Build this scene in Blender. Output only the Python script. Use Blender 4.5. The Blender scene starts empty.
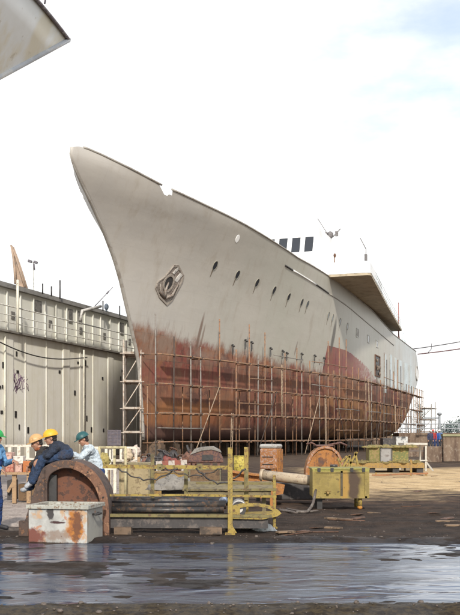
import bpy, bmesh, math, random
from mathutils import Vector, Matrix, noise
random.seed(11)
SC = bpy.context.scene
COL = SC.collection
PI = math.pi
FPX, CXP, HYP, EYE = 960.0, 230.0, 435.5, 1.7

def at(px, py, d):
    """a point d metres in front of the camera, from measurements taken off the photograph"""
    return Vector(((px - CXP) / FPX * d, d, EYE - (py - HYP) / FPX * d))
def gnd(px, d):
    return Vector(((px - CXP) / FPX * d, d, 0.0))
def lin(*c):
    return tuple((v / 255 / 12.92) if v / 255 <= .04045 else ((v / 255 + .055) / 1.055) ** 2.4 for v in c)

# ------------------------------------------------------------------ node helpers
class NT:
    def __init__(s, name):
        s.m = bpy.data.materials.new(name); s.m.use_nodes = True
        s.t = s.m.node_tree; s.t.nodes.clear()
        s.out = s.n('ShaderNodeOutputMaterial')
        s.b = s.n('ShaderNodeBsdfPrincipled')
        s.l(s.b.outputs[0], s.out.inputs[0])
        s.tc = s.n('ShaderNodeTexCoord').outputs['Object']
    def n(s, t): return s.t.nodes.new(t)
    def l(s, a, b): s.t.links.new(a, b)
    def put(s, sock, v):
        if hasattr(v, 'links') or isinstance(v, bpy.types.NodeSocket): s.l(v, sock)
        elif isinstance(v, (tuple, list)) and len(v) == 3 and sock.type == 'RGBA': sock.default_value = (*v, 1)
        else: sock.default_value = v
    def map(s, scale=(1, 1, 1), loc=(0, 0, 0), src=None):
        m = s.n('ShaderNodeMapping'); s.l(src or s.tc, m.inputs[0])
        m.inputs['Scale'].default_value = scale; m.inputs['Location'].default_value = loc
        return m.outputs[0]
    def noise(s, scale, detail=5, rough=.6, vec=None, dist=0):
        q = s.n('ShaderNodeTexNoise'); s.l(vec or s.tc, q.inputs['Vector'])
        q.inputs['Scale'].default_value = scale; q.inputs['Detail'].default_value = detail
        q.inputs['Roughness'].default_value = rough; q.inputs['Distortion'].default_value = dist
        return q.outputs['Fac']
    def ramp(s, f, a, b, x=0., y=1.):
        r = s.n('ShaderNodeMapRange'); r.interpolation_type = 'SMOOTHSTEP'
        s.put(r.inputs[0], f); r.inputs[1].default_value = a; r.inputs[2].default_value = b
        r.inputs[3].default_value = x; r.inputs[4].default_value = y
        return r.outputs[0]
    def math(s, op, a, b=0., c=0.):
        q = s.n('ShaderNodeMath'); q.operation = op
        s.put(q.inputs[0], a); s.put(q.inputs[1], b); s.put(q.inputs[2], c)
        return q.outputs[0]
    def mix(s, f, a, b, mode='MIX'):
        q = s.n('ShaderNodeMix'); q.data_type = 'RGBA'; q.blend_type = mode
        s.put(q.inputs[0], f); s.put(q.inputs[6], a); s.put(q.inputs[7], b)
        return q.outputs[2]
    def xyz(s):
        q = s.n('ShaderNodeSeparateXYZ'); s.l(s.tc, q.inputs[0]); return q.outputs
    def blob(s, c, r, soft=.35, wob=.25, wscale=4.):
        """an irregular patch of paint, rust or dirt centred at c with radii r (object space)"""
        m = s.map((1 / r[0], 1 / r[1], 1 / r[2]), (-c[0] / r[0], -c[1] / r[1], -c[2] / r[2]))
        v = s.n('ShaderNodeVectorMath'); v.operation = 'LENGTH'; s.l(m, v.inputs[0])
        w = s.math('MULTIPLY_ADD', s.noise(wscale, 5), wob * 4, -wob * 2)
        return s.ramp(s.math('ADD', v.outputs['Value'], w), 1 - soft, 1 + soft, 1, 0)
    def bump(s, h, strength=.3, dist=.02, normal=None):
        q = s.n('ShaderNodeBump'); q.inputs['Strength'].default_value = strength
        q.inputs['Distance'].default_value = dist; s.l(h, q.inputs['Height'])
        if normal is not None: s.l(normal, q.inputs['Normal'])
        s.l(q.outputs[0], s.b.inputs['Normal']); return q.outputs[0]
    def fin(s, col, rough=.7, metal=0., spec=None):
        s.put(s.b.inputs['Base Color'], col); s.put(s.b.inputs['Roughness'], rough); s.put(s.b.inputs['Metallic'], metal)
        if spec is not None: s.b.inputs['Specular IOR Level'].default_value = spec
        return s.m

MC = {}
def worn(name, base, dirt=None, rust=None, scale=3., rough=.65, rustamt=.55, bump=.25, dirtamt=.5, streak=False):
    """painted or bare surface with tonal drift, grime and optional rust patches"""
    if name in MC: return MC[name]
    k = NT(name)
    dirt = dirt or tuple(c * .5 for c in base)
    n1 = k.noise(scale, 6, .65); n2 = k.noise(scale * 4.3, 5, .6)
    vec = k.map((1, 1, .12)) if streak else None
    n3 = k.noise(scale * 2.1, 6, .7, vec)
    col = k.mix(k.ramp(n1, .3, .7), tuple(c * .86 for c in base), tuple(min(1, c * 1.12) for c in base))
    col = k.mix(k.ramp(n3, 1 - dirtamt, 1.12 - dirtamt), col, dirt)
    if rust:
        col = k.mix(k.ramp(n2, 1 - rustamt, 1.06 - rustamt), col, rust)
    k.bump(n2, bump, .01)
    MC[name] = k.fin(col, k.ramp(n2, .3, .7, max(.05, rough - .12), min(1, rough + .15)))
    return MC[name]

# ------------------------------------------------------------------ mesh helpers
class MB:
    def __init__(s): s.bm = bmesh.new()
    def _face(s, vs):
        try: return s.bm.faces.new(vs)
        except ValueError: return None
    def box(s, c, size, rot=None, bevel=0.):
        c = Vector(c); hx, hy, hz = (v / 2 for v in size)
        R = rot if isinstance(rot, Matrix) else (Matrix.Rotation(rot, 3, 'Z') if rot else Matrix.Identity(3))
        vs = [s.bm.verts.new(c + R @ Vector((x * hx, y * hy, z * hz))) for x in (-1, 1) for y in (-1, 1) for z in (-1, 1)]
        fs = [s._face([vs[i] for i in q]) for q in ((0, 1, 3, 2), (4, 6, 7, 5), (0, 4, 5, 1), (2, 3, 7, 6), (0, 2, 6, 4), (1, 5, 7, 3))]
        if bevel:
            es = list({e for f in fs for e in f.edges})
            bmesh.ops.bevel(s.bm, geom=es, offset=bevel, segments=2, affect='EDGES', profile=.5)
        return s
    def bar(s, a, b, w, h=None, up=(0, 0, 1)):
        """rectangular bar from a to b"""
        a, b = Vector(a), Vector(b); h = h or w
        d = b - a; L = d.length; d.normalize()
        up = Vector(up)
        if abs(d.dot(up)) > .98: up = Vector((0, 1, 0))
        x = d.cross(up).normalized(); z = x.cross(d).normalized()
        R = Matrix((x, d, z)).transposed()
        return s.box((a + b) / 2, (w, L, h), R)
    def tube(s, pts, r, n=8, cap=True):
        pts = [Vector(p) for p in pts]; rs = r if isinstance(r, (list, tuple)) else [r] * len(pts)
        rings = []; x = None
        for i, p in enumerate(pts):
            t = (pts[min(i + 1, len(pts) - 1)] - pts[max(i - 1, 0)]).normalized()
            if x is None:
                x = t.orthogonal().normalized()
            else:
                x = (x - t * x.dot(t)).normalized()
            y = t.cross(x)
            rings.append([s.bm.verts.new(p + (x * math.cos(2 * PI * k / n) + y * math.sin(2 * PI * k / n)) * rs[i]) for k in range(n)])
        for A, B in zip(rings, rings[1:]):
            for k in range(n):
                f = s._face([A[k], A[(k + 1) % n], B[(k + 1) % n], B[k]])
                if f: f.smooth = True
        if cap:
            s._face(rings[0][::-1]); s._face(rings[-1])
        return s
    def ell(s, c, r, rot=None, n=16, m=10):
        """ellipsoid"""
        c = Vector(c); R = rot or Matrix.Identity(3)
        rr = r if isinstance(r, (tuple, list)) else (r, r, r)
        top = s.bm.verts.new(c + R @ Vector((0, 0, rr[2]))); bot = s.bm.verts.new(c + R @ Vector((0, 0, -rr[2])))
        rows = []
        for i in range(1, m):
            a = PI * i / m
            rows.append([s.bm.verts.new(c + R @ Vector((rr[0] * math.sin(a) * math.cos(2 * PI * k / n), rr[1] * math.sin(a) * math.sin(2 * PI * k / n), rr[2] * math.cos(a)))) for k in range(n)])
        fs = []
        for k in range(n):
            fs.append(s._face([top, rows[0][k], rows[0][(k + 1) % n]])); fs.append(s._face([bot, rows[-1][(k + 1) % n], rows[-1][k]]))
        for A, B in zip(rows, rows[1:]):
            for k in range(n): fs.append(s._face([A[k], B[k], B[(k + 1) % n], A[(k + 1) % n]]))
        for f in fs:
            if f: f.smooth = True
        return s
    def cap(s, a, b, ra, rb=None, n=12):
        """tapered capsule"""
        rb = ra if rb is None else rb
        a, b = Vector(a), Vector(b)
        t = (b - a); L = t.length
        t = t / L if L > 1e-6 else Vector((0, 0, 1))
        pts, rs = [], []
        for i in range(5):
            q = (PI / 2) * (1 - i / 4); pts.append(a - t * ra * math.sin(q)); rs.append(max(1e-3, ra * math.cos(q)))
        for i in range(5):
            q = (PI / 2) * i / 4; pts.append(b + t * rb * math.sin(q)); rs.append(max(1e-3, rb * math.cos(q)))
        return s.tube(pts, rs, n)
    def prism(s, poly, a, b, f):
        """poly (2-D) swept from a to b; f(p, t) gives the 3-D point"""
        A = [s.bm.verts.new(f(p, a)) for p in poly]; B = [s.bm.verts.new(f(p, b)) for p in poly]
        s._face(A[::-1]); s._face(B)
        n = len(poly)
        for i in range(n): s._face([A[i], A[(i + 1) % n], B[(i + 1) % n], B[i]])
        return s
    def ring(s, outer, inner, a, b, f):
        """closed frame between two outlines with the same number of points"""
        V = [[s.bm.verts.new(f(p, t)) for p in pl] for pl in (outer, inner) for t in (a, b)]
        n = len(outer)
        for i in range(n):
            j = (i + 1) % n
            s._face([V[0][i], V[0][j], V[1][j], V[1][i]]); s._face([V[2][i], V[3][i], V[3][j], V[2][j]])
            s._face([V[0][i], V[2][i], V[2][j], V[0][j]]); s._face([V[1][i], V[1][j], V[3][j], V[3][i]])
        return s
    def quad(s, *p):
        s._face([s.bm.verts.new(Vector(q)) for q in p]); return s
    def lump(s, c, r, amp=.25, freq=1.5, seed=0, flat=True, n=20, m=12):
        b0 = len(s.bm.verts); s.ell((0, 0, 0), r, None, n, m); s.bm.verts.ensure_lookup_table()
        for v in list(s.bm.verts)[b0:]:
            u = v.co.normalized(); k = 1 + amp * noise.noise(u * freq * 2 + Vector((seed * 3.1, seed, 1.7)))
            v.co = v.co * k
            if flat and v.co.z < 0: v.co.z *= .15
            v.co += Vector(c)
        return s
    def done(s, name, mat, parent=None, local=False, smooth=None, bevel=0., kind=None, label=None):
        bmesh.ops.recalc_face_normals(s.bm, faces=s.bm.faces[:])
        me = bpy.data.meshes.new(name); s.bm.to_mesh(me); s.bm.free()
        for m in (mat if isinstance(mat, (list, tuple)) else [mat]): me.materials.append(m)
        if smooth: 
            for p in me.polygons: p.use_smooth = True
        o = bpy.data.objects.new(name, me); COL.objects.link(o)
        if parent is not None:
            o.parent = parent
            if not local: me.transform(gmat(parent).inverted())
        if bevel:
            md = o.modifiers.new('edge', 'BEVEL'); md.width = bevel; md.segments = 2; md.limit_method = 'ANGLE'; md.angle_limit = math.radians(40)
        if kind: o['kind'] = kind
        if label: o['label'] = label
        return o

def gmat(o):
    m = Matrix.Translation(o.location) @ o.rotation_euler.to_matrix().to_4x4()
    if o.type == 'MESH' and o.parent is not None: return gmat(o.parent) @ m
    return m if o.parent is None else gmat(o.parent) @ m
def thing(name, label, cat, loc=(0, 0, 0), rotz=0., group=None):
    o = bpy.data.objects.new(name, None); COL.objects.link(o); o.empty_display_size = .3
    o.location = loc; o.rotation_euler = (0, 0, rotz)
    return tag(o, label, cat, group)
def tag(o, label, cat, group=None):
    o['label'] = label; o['category'] = cat
    if group: o['group'] = group
    return o
def rebase(o, loc):
    """move a one-mesh thing's origin to its base"""
    loc = Vector(loc); o.data.transform(Matrix.Translation(-loc)); o.location = loc; return o
def copy_tree(o, parent=None):
    c = o.copy(); COL.objects.link(c)
    if parent is not None: c.parent = parent
    for ch in list(o.children): copy_tree(ch, c)
    return c

# ------------------------------------------------------------------ camera, light, sky
cam = bpy.data.cameras.new('camera'); co = bpy.data.objects.new('camera', cam); COL.objects.link(co)
co.location = (0, 0, EYE); co.rotation_euler = (PI / 2, 0, 0)
cam.sensor_fit = 'HORIZONTAL'; cam.sensor_width = 36; cam.lens = 36 * FPX / 460
cam.shift_y = (HYP - 307.5) / 460; cam.clip_end = 6000; cam.clip_start = .1
SC.camera = co
SC.view_settings.view_transform = 'Standard'; SC.view_settings.look = 'None'; SC.view_settings.gamma = 1
SC.view_settings.exposure = .5

SUN_TO = Vector((.05, -.84, .54)).normalized()
elev = math.asin(SUN_TO.z)
sl = bpy.data.lights.new('sun', 'SUN'); sl.energy = 3.0; sl.angle = math.radians(3); sl.color = (1, .93, .82)
so = bpy.data.objects.new('sun', sl); COL.objects.link(so); so.rotation_euler = (-SUN_TO).to_track_quat('-Z', 'Y').to_euler(); so.location = (60, -60, 60)

w = bpy.data.worlds.new('World'); SC.world = w; w.use_nodes = True
t = w.node_tree; t.nodes.clear(); N = t.nodes.new; L = t.links.new
sky = N('ShaderNodeTexSky'); sky.sky_type = 'NISHITA'; sky.sun_disc = False; sky.sun_elevation = elev
sky.sun_rotation = math.atan2(SUN_TO.x, SUN_TO.y); sky.dust_density = .6; sky.air_density = 1.0; sky.ozone_density = 1.5
b1 = N('ShaderNodeBackground'); b1.inputs[1].default_value = .15; L(sky.outputs[0], b1.inputs[0])
tc = N('ShaderNodeTexCoord'); mp = N('ShaderNodeMapping'); mp.inputs['Scale'].default_value = (1, 1, 2.6); L(tc.outputs['Generated'], mp.inputs[0])
nz = N('ShaderNodeTexNoise'); nz.inputs['Scale'].default_value = 3.1; nz.inputs['Detail'].default_value = 7; nz.inputs['Roughness'].default_value = .55; L(mp.outputs[0], nz.inputs['Vector'])
mr = N('ShaderNodeMapRange'); mr.inputs[1].default_value = .30; mr.inputs[2].default_value = .50; mr.inputs[3].default_value = .70; mr.inputs[4].default_value = 1; L(nz.outputs['Fac'], mr.inputs[0])
sp = N('ShaderNodeSeparateXYZ'); L(tc.outputs['Generated'], sp.inputs[0])          # haze is thick low down, thinner overhead
hz = N('ShaderNodeMapRange'); hz.inputs[1].default_value = .37; hz.inputs[2].default_value = .72; hz.inputs[3].default_value = 1; hz.inputs[4].default_value = .42; L(sp.outputs[2], hz.inputs[0])
hm_ = N('ShaderNodeMath'); hm_.operation = 'MULTIPLY'; L(mr.outputs[0], hm_.inputs[0]); L(hz.outputs[0], hm_.inputs[1])
b2 = N('ShaderNodeBackground'); b2.inputs[0].default_value = (1, .995, .975, 1); b2.inputs[1].default_value = .95
ms = N('ShaderNodeMixShader'); gp = N('ShaderNodeVectorMath'); gp.operation = 'DISTANCE'; L(tc.outputs['Generated'], gp.inputs[0]); gp.inputs[1].default_value = Vector((.34, .96, .60)).normalized()
gn = N('ShaderNodeMath'); gn.operation = 'MULTIPLY_ADD'; L(nz.outputs['Fac'], gn.inputs[0]); gn.inputs[1].default_value = .5; L(gp.outputs['Value'], gn.inputs[2])
gm = N('ShaderNodeMapRange'); gm.interpolation_type = 'SMOOTHSTEP'; gm.inputs[1].default_value = .35; gm.inputs[2].default_value = .50; gm.inputs[3].default_value = .42; gm.inputs[4].default_value = 1; L(gn.outputs[0], gm.inputs[0])
hg = N('ShaderNodeMath'); hg.operation = 'MULTIPLY'; L(hm_.outputs[0], hg.inputs[0]); L(gm.outputs[0], hg.inputs[1])     # a gap in the cloud high on the right
L(hg.outputs[0], ms.inputs[0]); L(b1.outputs[0], ms.inputs[1]); L(b2.outputs[0], ms.inputs[2])
wo = N('ShaderNodeOutputWorld'); L(ms.outputs[0], wo.inputs[0])

def lerp_table(tb, x):
    if x <= tb[0][0]: return tb[0][1]
    for (a, b), (c, d) in zip(tb, tb[1:]):
        if x <= c: return b + (d - b) * (x - a) / (c - a)
    return tb[-1][1]

STEM = [(1.4,-.3),(2.8,-.44),(6.55,-1.05),(7.67,-1.56),(8.44,-2.06),(9.9,-2.85),(11.9,-4.05),(13.2,-5.05),(14.7,-6.63),(16.1,-8.5),(17.0,-9.85),(17.84,-10.85),(18.35,-11.2),(18.65,-11.1),(19,-10.9)]
STERN = [(1.4,84),(3,86.5),(4,88),(5,90),(6.4,92),(8,95.),(10.3,97.4),(11.5,97.4),(13,96.4),(15,93.5)]
SHEER = [(-11.2,18.62),(-10.6,18.86),(-10.1,18.88),(-9,18.74),(-6.8,18.4),(-4.2,17.97),(0,17.6),(4.5,17.25),(8.4,16.87),(14,16.38),(24,16.12),(44,15.8),(52,15.2),(60,14.7),(80,14.4),(90,14.35)]
LE = [(1.4,42),(8,46),(17,38)]
PE = [(1.4,1.6),(8,1.75),(17,2.2)]
LR = [(1.4,20),(5,17),(8,14),(10.5,11.5),(13,11),(15,11)]
def stem_at(z): return lerp_table(STEM, z)
def stern_at(z): return lerp_table(STERN, z)
def sheer_at(s): return lerp_table(SHEER, s)
def half_breadth(s, z):
    B = 8.0
    if z < 4.6: B = 8.0 - 2.6 * (1 - math.sqrt(max(0, 1 - ((4.6 - z) / 3.2) ** 2)))
    x = min(1, max(0, (s - stem_at(z)) / lerp_table(LE, z)))
    f = 1 - (1 - x) ** lerp_table(PE, z)
    y = min(1, max(0, (stern_at(z) - s) / lerp_table(LR, z)))
    g = (1 - (1 - y) ** 2.3) ** .75
    return B * f * g
# ------------------------------------------------------------------ ground, road water, sea
def ground_height(x, y):
    h = .012 * noise.noise(Vector((x * .5, y * .5, 3))) + .008 * noise.noise(Vector((x * 2.1, y * 2.1, 8)))
    if y < 22:
        e0 = 9.45 + .12 * noise.noise(Vector((x * .7, 0, 5))); e1 = 15.5 + .22 * noise.noise(Vector((x * .5, 2, 5)))
        def st(a, b, v):
            q = min(1, max(0, (v - a) / (b - a))); return q * q * (3 - 2 * q)
        road = st(e0 - .1, e0 + .35, y) * (1 - st(e1 - .5, e1 + .15, y))
        rel = -.029 + .034 * noise.noise(Vector((x * .32, y * .75, 1))) + .020 * noise.noise(Vector((x * 1.1, y * 2.3, 2))) + .014 * noise.noise(Vector((x * 4., y * 6., 4)))
        fine = .010 * noise.noise(Vector((x * 9, y * 9, 4))) + .02 * abs(noise.noise(Vector((x * 4, y * 4, 9))))
        ridge = .075 * math.exp(-((y - e0 + .25) / .3) ** 2) + .04 * math.exp(-((y - e1 - .2) / .22) ** 2)
        h = h * (1 - road) + rel * road + (ridge + fine) * (1 - road * .8)
    if 16.4 < y < 27:
        for c in (18.3, 19.9, 22.6, 24.3):
            q = y - c - .35 * math.sin(x * .21 + c) - .1 * noise.noise(Vector((x * .6, c, 0)))
            h += -.03 * math.exp(-(q / .16) ** 2) + .018 * math.exp(-((abs(q) - .3) / .12) ** 2)
        h += .03 * max(0, noise.noise(Vector((x * 1.7, y * 1.7, 4)))) + .012 * noise.noise(Vector((x * 5, y * 5, 4)))
    return h
def grid_lines(spans):
    out = []
    for a, b, st in spans:
        n = max(1, round((b - a) / st)); out += [a + (b - a) * i / n for i in range(n)]
    return out + [spans[-1][1]]
xs = grid_lines([(-2500, -200, 500), (-200, -40, 20), (-40, -8, 2), (-8, -5, .3), (-5, 5, .075), (5, 8, .3), (8, 40, 2), (40, 200, 20), (200, 2500, 500)])
ys = grid_lines([(-300, -20, 40), (-20, 7, 2.), (7, 17.5, .07), (17.5, 27, .10), (27, 60, 1.1), (60, 200, 10), (200, 3000, 400)])
bm = bmesh.new()
rows = [[bm.verts.new((x, y, ground_height(x, y) if abs(x) < 60 and y < 90 else 0)) for x in xs] for y in ys]
for A, B in zip(rows, rows[1:]):
    for i in range(len(xs) - 1):
        f = bm.faces.new((A[i], A[i + 1], B[i + 1], B[i])); f.smooth = True
g = NT('yard_dirt')
X, Y, Z = g.xyz()
fine = g.noise(14, 7, .7); mid = g.noise(1.6, 6, .65); big = g.noise(.22, 5, .6)
dark = g.mix(g.ramp(mid, .35, .65), (.017, .0112, .0085), (.048, .031, .022))  # dark oily earth, with the foreground's shade put into its tone
dark = g.mix(g.ramp(g.noise(45, 3, .6), .52, .72), dark, (.085, .062, .048))
sunlit_tan = g.mix(g.ramp(mid, .35, .65), (.50, .345, .175), (.72, .53, .30))  # sunlit strip of ground put into the colour as tan
sunlit_tan = g.mix(g.ramp(g.noise(1.1, 6, .7, g.map((.35, 1, 1))), .52, .66), sunlit_tan, (.085, .062, .045))
pale = g.mix(g.ramp(mid, .35, .65), (.30, .25, .22), (.42, .36, .32))  # lit ground on the left put into a paler tone
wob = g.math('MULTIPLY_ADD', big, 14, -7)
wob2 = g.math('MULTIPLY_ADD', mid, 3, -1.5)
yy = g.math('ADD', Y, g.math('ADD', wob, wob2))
lit_strip = g.math('MULTIPLY', g.ramp(yy, 25.5, 30), g.ramp(yy, 47, 53, 1, 0))
lit_strip = g.math('MULTIPLY', lit_strip, g.ramp(g.math('ADD', X, wob2), 2.5, 5))
left = g.math('MULTIPLY', g.ramp(g.math('ADD', Y, wob2), 16.9, 18.3), g.ramp(Y, 40, 60, 1, 0))
left = g.math('MULTIPLY', left, g.ramp(g.math('ADD', X, wob2), -2.9, -2.0, 1, 0))
far = g.ramp(Y, 52, 60)
brown = g.mix(g.ramp(mid, .3, .7), (.055, .037, .026), (.12, .083, .057))
col = g.mix(g.ramp(Y, 19, 26), dark, g.mix(g.ramp(mid, .4, .6), (.034, .0215, .0155), (.095, .060, .040)))
col = g.mix(far, col, brown)
col = g.mix(lit_strip, col, sunlit_tan); col = g.mix(left, col, pale)
col = g.mix(g.math('MULTIPLY', g.ramp(Y, 15.9, 15.3), .6), col, g.mix(g.ramp(mid, .4, .62), (.007, .005, .0045), (.024, .0155, .010)))
nearm = g.ramp(Y, 9.9, 9.3)
col = g.mix(nearm, col, g.mix(g.ramp(fine, .4, .65), (.022, .016, .011), (.085, .062, .03)))
col = g.mix(g.ramp(fine, .35, .7, 0, .45), col, (.02, .016, .014))
g.bump(g.math('ADD', fine, g.math('MULTIPLY', g.noise(60, 4, .7), .4)), .55, .02)
wet = g.math('MULTIPLY', g.ramp(Y, 16.5, 15.5), g.ramp(g.noise(2.5, 4), .35, .6))
g.fin(col, g.ramp(wet, 0, 1, .95, .50), 0, .22)
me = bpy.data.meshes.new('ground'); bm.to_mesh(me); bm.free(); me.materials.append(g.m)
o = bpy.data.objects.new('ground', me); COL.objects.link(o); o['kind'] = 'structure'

k = NT('standing_water')
v = k.map((1, 1.7, 1))
rip = k.math('MULTIPLY_ADD', k.noise(.75, 2, .4, v, .8), 2.4, k.noise(2.4, 2, .45, v, .6)); rip2 = k.noise(6, 2, .5, v); slick = k.noise(.8, 5, .65, k.map((.45, 1.5, 1)), 1.)
k.bump(k.math('MULTIPLY_ADD', rip2, .10, rip), .30, .05)
k.fin(k.mix(k.ramp(slick, .42, .62), (.019, .038, .088), (.034, .044, .07)), k.ramp(slick, .36, .66, .07, .30))  # blue of the reflected sky put into the water colour
k.b.inputs['IOR'].default_value = 1.45; k.b.inputs['Specular Tint'].default_value = (.55, .76, 1, 1)
m = MB(); m.quad((-40, 8.6, -.018), (40, 8.6, -.018), (40, 16.2, -.018), (-40, 16.2, -.018))
o = m.done('puddle_water', k.m); o['kind'] = 'structure'
k = NT('sea'); k.bump(k.noise(.4, 5), .4, .3); k.fin((.06, .09, .10), .2)
m = MB(); m.quad((-2400, 185, .3), (2400, 185, .3), (2400, 2900, .3), (-2400, 2900, .3))
o = m.done('sea', k.m); o['kind'] = 'structure'

# loose stones and scraps trodden into the mud: nobody could count them
m = MB()
for i in range(900):
    y = random.choice([random.gauss(9.3, .25), random.gauss(15.9, .35), random.uniform(16, 30), random.uniform(16, 38), random.uniform(16, 38)]); x = random.uniform(-.27, .27) * y
    r = random.uniform(.004, .016) * (1 if random.random() < .93 else 2.4)
    b0 = len(m.bm.verts); m.ell((0, 0, 0), (r, r * random.uniform(.6, 1), r * random.uniform(.35, .7)), Matrix.Rotation(random.random() * 6, 3, 'Z'), 7, 5)
    m.bm.verts.ensure_lookup_table()
    for vv in list(m.bm.verts)[b0:]:
        vv.co = vv.co * random.uniform(.8, 1.2) + Vector((x, y, ground_height(x, y) + r * .2))
o = m.done('rubble', worn('rubble', (.12, .095, .08), (.04, .035, .03), scale=9)); o['kind'] = 'stuff'

# boards, rods and plate scraps left lying on the dirt
WOODS = worn('offcut_wood', (.22, .15, .095), (.08, .055, .04), scale=4, rough=.95)
rf = random.Random(31)
LOOK = ['short grey brown board', 'bent rusty rod', 'small rusty plate scrap']
WHERE = ['near the water right of the yellow gangway', 'on the dark dirt in front of the yellow tank', 'on the dirt at the right edge of the yard', 'in the tan sunlit patch right of the yellow tank']
for i in range(22):
    wz = i % 4
    px, d = [(rf.uniform(285, 350), rf.uniform(16.3, 17.6)), (rf.uniform(290, 400), rf.uniform(17.8, 21)), (rf.uniform(400, 458), rf.uniform(16.5, 24)), (rf.uniform(385, 455), rf.uniform(27, 42))][wz]
    kd = i % 3; p = gnd(px, d); L_ = rf.uniform(.25, .8); m = MB()
    if kd == 0: m.box((0, 0, .015), (L_, rf.uniform(.07, .14), .03)); nm, mt = 'timber_offcut', WOODS
    elif kd == 1: m.tube([(-L_ / 2, 0, .012), (0, .05 * rf.uniform(-1, 1), .015), (L_ / 2, .08, .02)], .011, 6); nm, mt = 'steel_rod', worn('offcut_rust', (.12, .06, .035), (.05, .03, .02), scale=5)
    else: m.prism([(-.12, -.08), (.1, -.1), (.16, .02), (.02, .11), (-.14, .07)], 0, .012, lambda q, z: Vector((q[0], q[1], z + q[0] * .12 + .01))); nm, mt = 'plate_scrap', worn('offcut_rust', (.12, .06, .035), (.05, .03, .02), scale=5)
    o = m.done(nm, mt); o.location = (p.x, p.y, ground_height(p.x, p.y)); o.rotation_euler = (0, 0, rf.uniform(-1.2, 1.2))
    tag(o, LOOK[kd] + ' lying ' + WHERE[wz], 'scrap', LOOK[kd] + 's lying ' + WHERE[wz])
# ------------------------------------------------------------------ the ship in dock
TH = math.radians(18.2)
SHIP_ROT = PI / 2 - TH                      # ship's own x runs from stem foot to stern, own y to starboard
SHIP_O = Vector((-5.93, 67., 0))
def hp(s, z, out=0.):
    """point on the port shell plating, ship space"""
    return Vector((s, -half_breadth(s, z) - out, z))
def hull_frame(s, z):
    p = hp(s, z); ds = hp(s + .15, z) - hp(s - .15, z); dz = hp(s, z + .15) - hp(s, z - .15)
    n = ds.cross(dz).normalized()
    if n.y > 0: n = -n
    ds.normalize(); return p, ds, n.cross(ds).normalized() if n.cross(ds).z > 0 else -n.cross(ds).normalized(), n
ship = thing('ship', 'big grey ship with rusty red bottom standing in the dock behind the scaffolding', 'ship', SHIP_O, SHIP_ROT)

k = NT('hull_paint')
X, Y, Z = k.xyz()
big = k.noise(.16, 5, .6); mid = k.noise(.7, 6, .65); fin = k.noise(3.2, 6, .7)
stk = k.noise(1.0, 6, .65, k.map((1.3, 1.3, .10)))
grey = k.mix(k.ramp(X, -6, 22), (.405, .385, .36), (.43, .42, .36))
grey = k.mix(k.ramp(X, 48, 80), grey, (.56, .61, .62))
grey = k.mix(k.ramp(big, .35, .65, 0, .55), grey, (.47, .44, .395))
grey = k.mix(k.ramp(stk, .50, .74, 0, .45), grey, (.33, .285, .23))
grey = k.mix(k.ramp(fin, .58, .74, 0, .3), grey, (.52, .50, .46))
grey = k.mix(k.ramp(k.noise(.45, 4, .55, k.map((1, 1, 1), (7, 3, 1))), .60, .66, 0, .35), grey, (.40, .375, .33))
# plate seams, faint weld lines
def seam(coord, period, off, wid=.02):
    q = k.math('FRACT', k.math('MULTIPLY_ADD', coord, 1 / period, off)); return k.math('LESS_THAN', q, wid)
sm = k.math('MAXIMUM', seam(Z, 2.1, .3, .012), seam(X, 7.3, .15, .005))
grey = k.mix(k.math('MULTIPLY', sm, .16), grey, (.28, .25, .22))
# bottom paint and rust: replaced plates, each with its own tone
bk = k.n('ShaderNodeTexBrick'); cv = k.n('ShaderNodeCombineXYZ'); k.l(X, cv.inputs[0]); k.l(Z, cv.inputs[1]); k.l(cv.outputs[0], bk.inputs['Vector'])
bk.inputs['Scale'].default_value = 1; bk.inputs['Brick Width'].default_value = 5.2; bk.inputs['Row Height'].default_value = 1.75
bk.inputs['Mortar Size'].default_value = .02; bk.inputs['Bias'].default_value = .0
bk.inputs['Color1'].default_value = (.19, .045, .033, 1); bk.inputs['Color2'].default_value = (.235, .105, .055, 1); bk.inputs['Mortar'].default_value = (.05, .022, .016, 1)
red = bk.outputs['Color']
red = k.mix(k.ramp(mid, .42, .66, 0, .85), red, (.19, .095, .055))
red = k.mix(k.ramp(k.noise(.42, 6, .7), .54, .62, 0, .8), red, (.26, .10, .04))
red = k.mix(k.ramp(k.noise(.6, 6, .7, k.map((1, 1, 1), (3, 9, 4))), .56, .62, 0, .75), red, (.085, .034, .026))
red = k.mix(k.ramp(k.noise(1.8, 6, .7, k.map((1.3, 1.3, .09))), .52, .66, 0, .7), red, (.075, .032, .024))
red = k.mix(k.ramp(fin, .60, .72, 0, .6), red, (.36, .21, .14))
red = k.mix(k.ramp(k.noise(2.6, 6, .7, k.map((1.3, 1.3, .07), (4, 1, 7))), .57, .68, 0, .5), red, (.40, .25, .18))
red = k.mix(k.math('MULTIPLY', k.ramp(k.noise(.8, 6, .7, k.map((1, 1, 1), (1, 6, 9))), .5, .6), k.ramp(Z, 6.4, 3.6, 0, .75)), red, (.07, .03, .024))
red = k.mix(.10, red, (.13, .095, .08))
red = k.mix(k.math('MULTIPLY', k.ramp(Z, 6.2, 8.2), k.ramp(mid, .4, .62, 0, .5)), red, (.25, .20, .165))
low = k.math('MULTIPLY', k.ramp(k.math('MULTIPLY_ADD', mid, 1.6, Z), 5.2, 4.5), k.ramp(X, 14, 5))
red = k.mix(k.math('MULTIPLY', low, .6), red, (.29, .12, .035))
bot = k.ramp(k.math('MULTIPLY_ADD', mid, 1., Z), 3.2, 2.6)  # shade under the turn of bilge put into the bottom colour
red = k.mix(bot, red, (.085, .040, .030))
ochre = k.math('MULTIPLY', k.math('MULTIPLY', k.ramp(Z, 5.9, 5.2), k.ramp(X, 22, 34)), k.ramp(mid, .4, .58))
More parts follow.
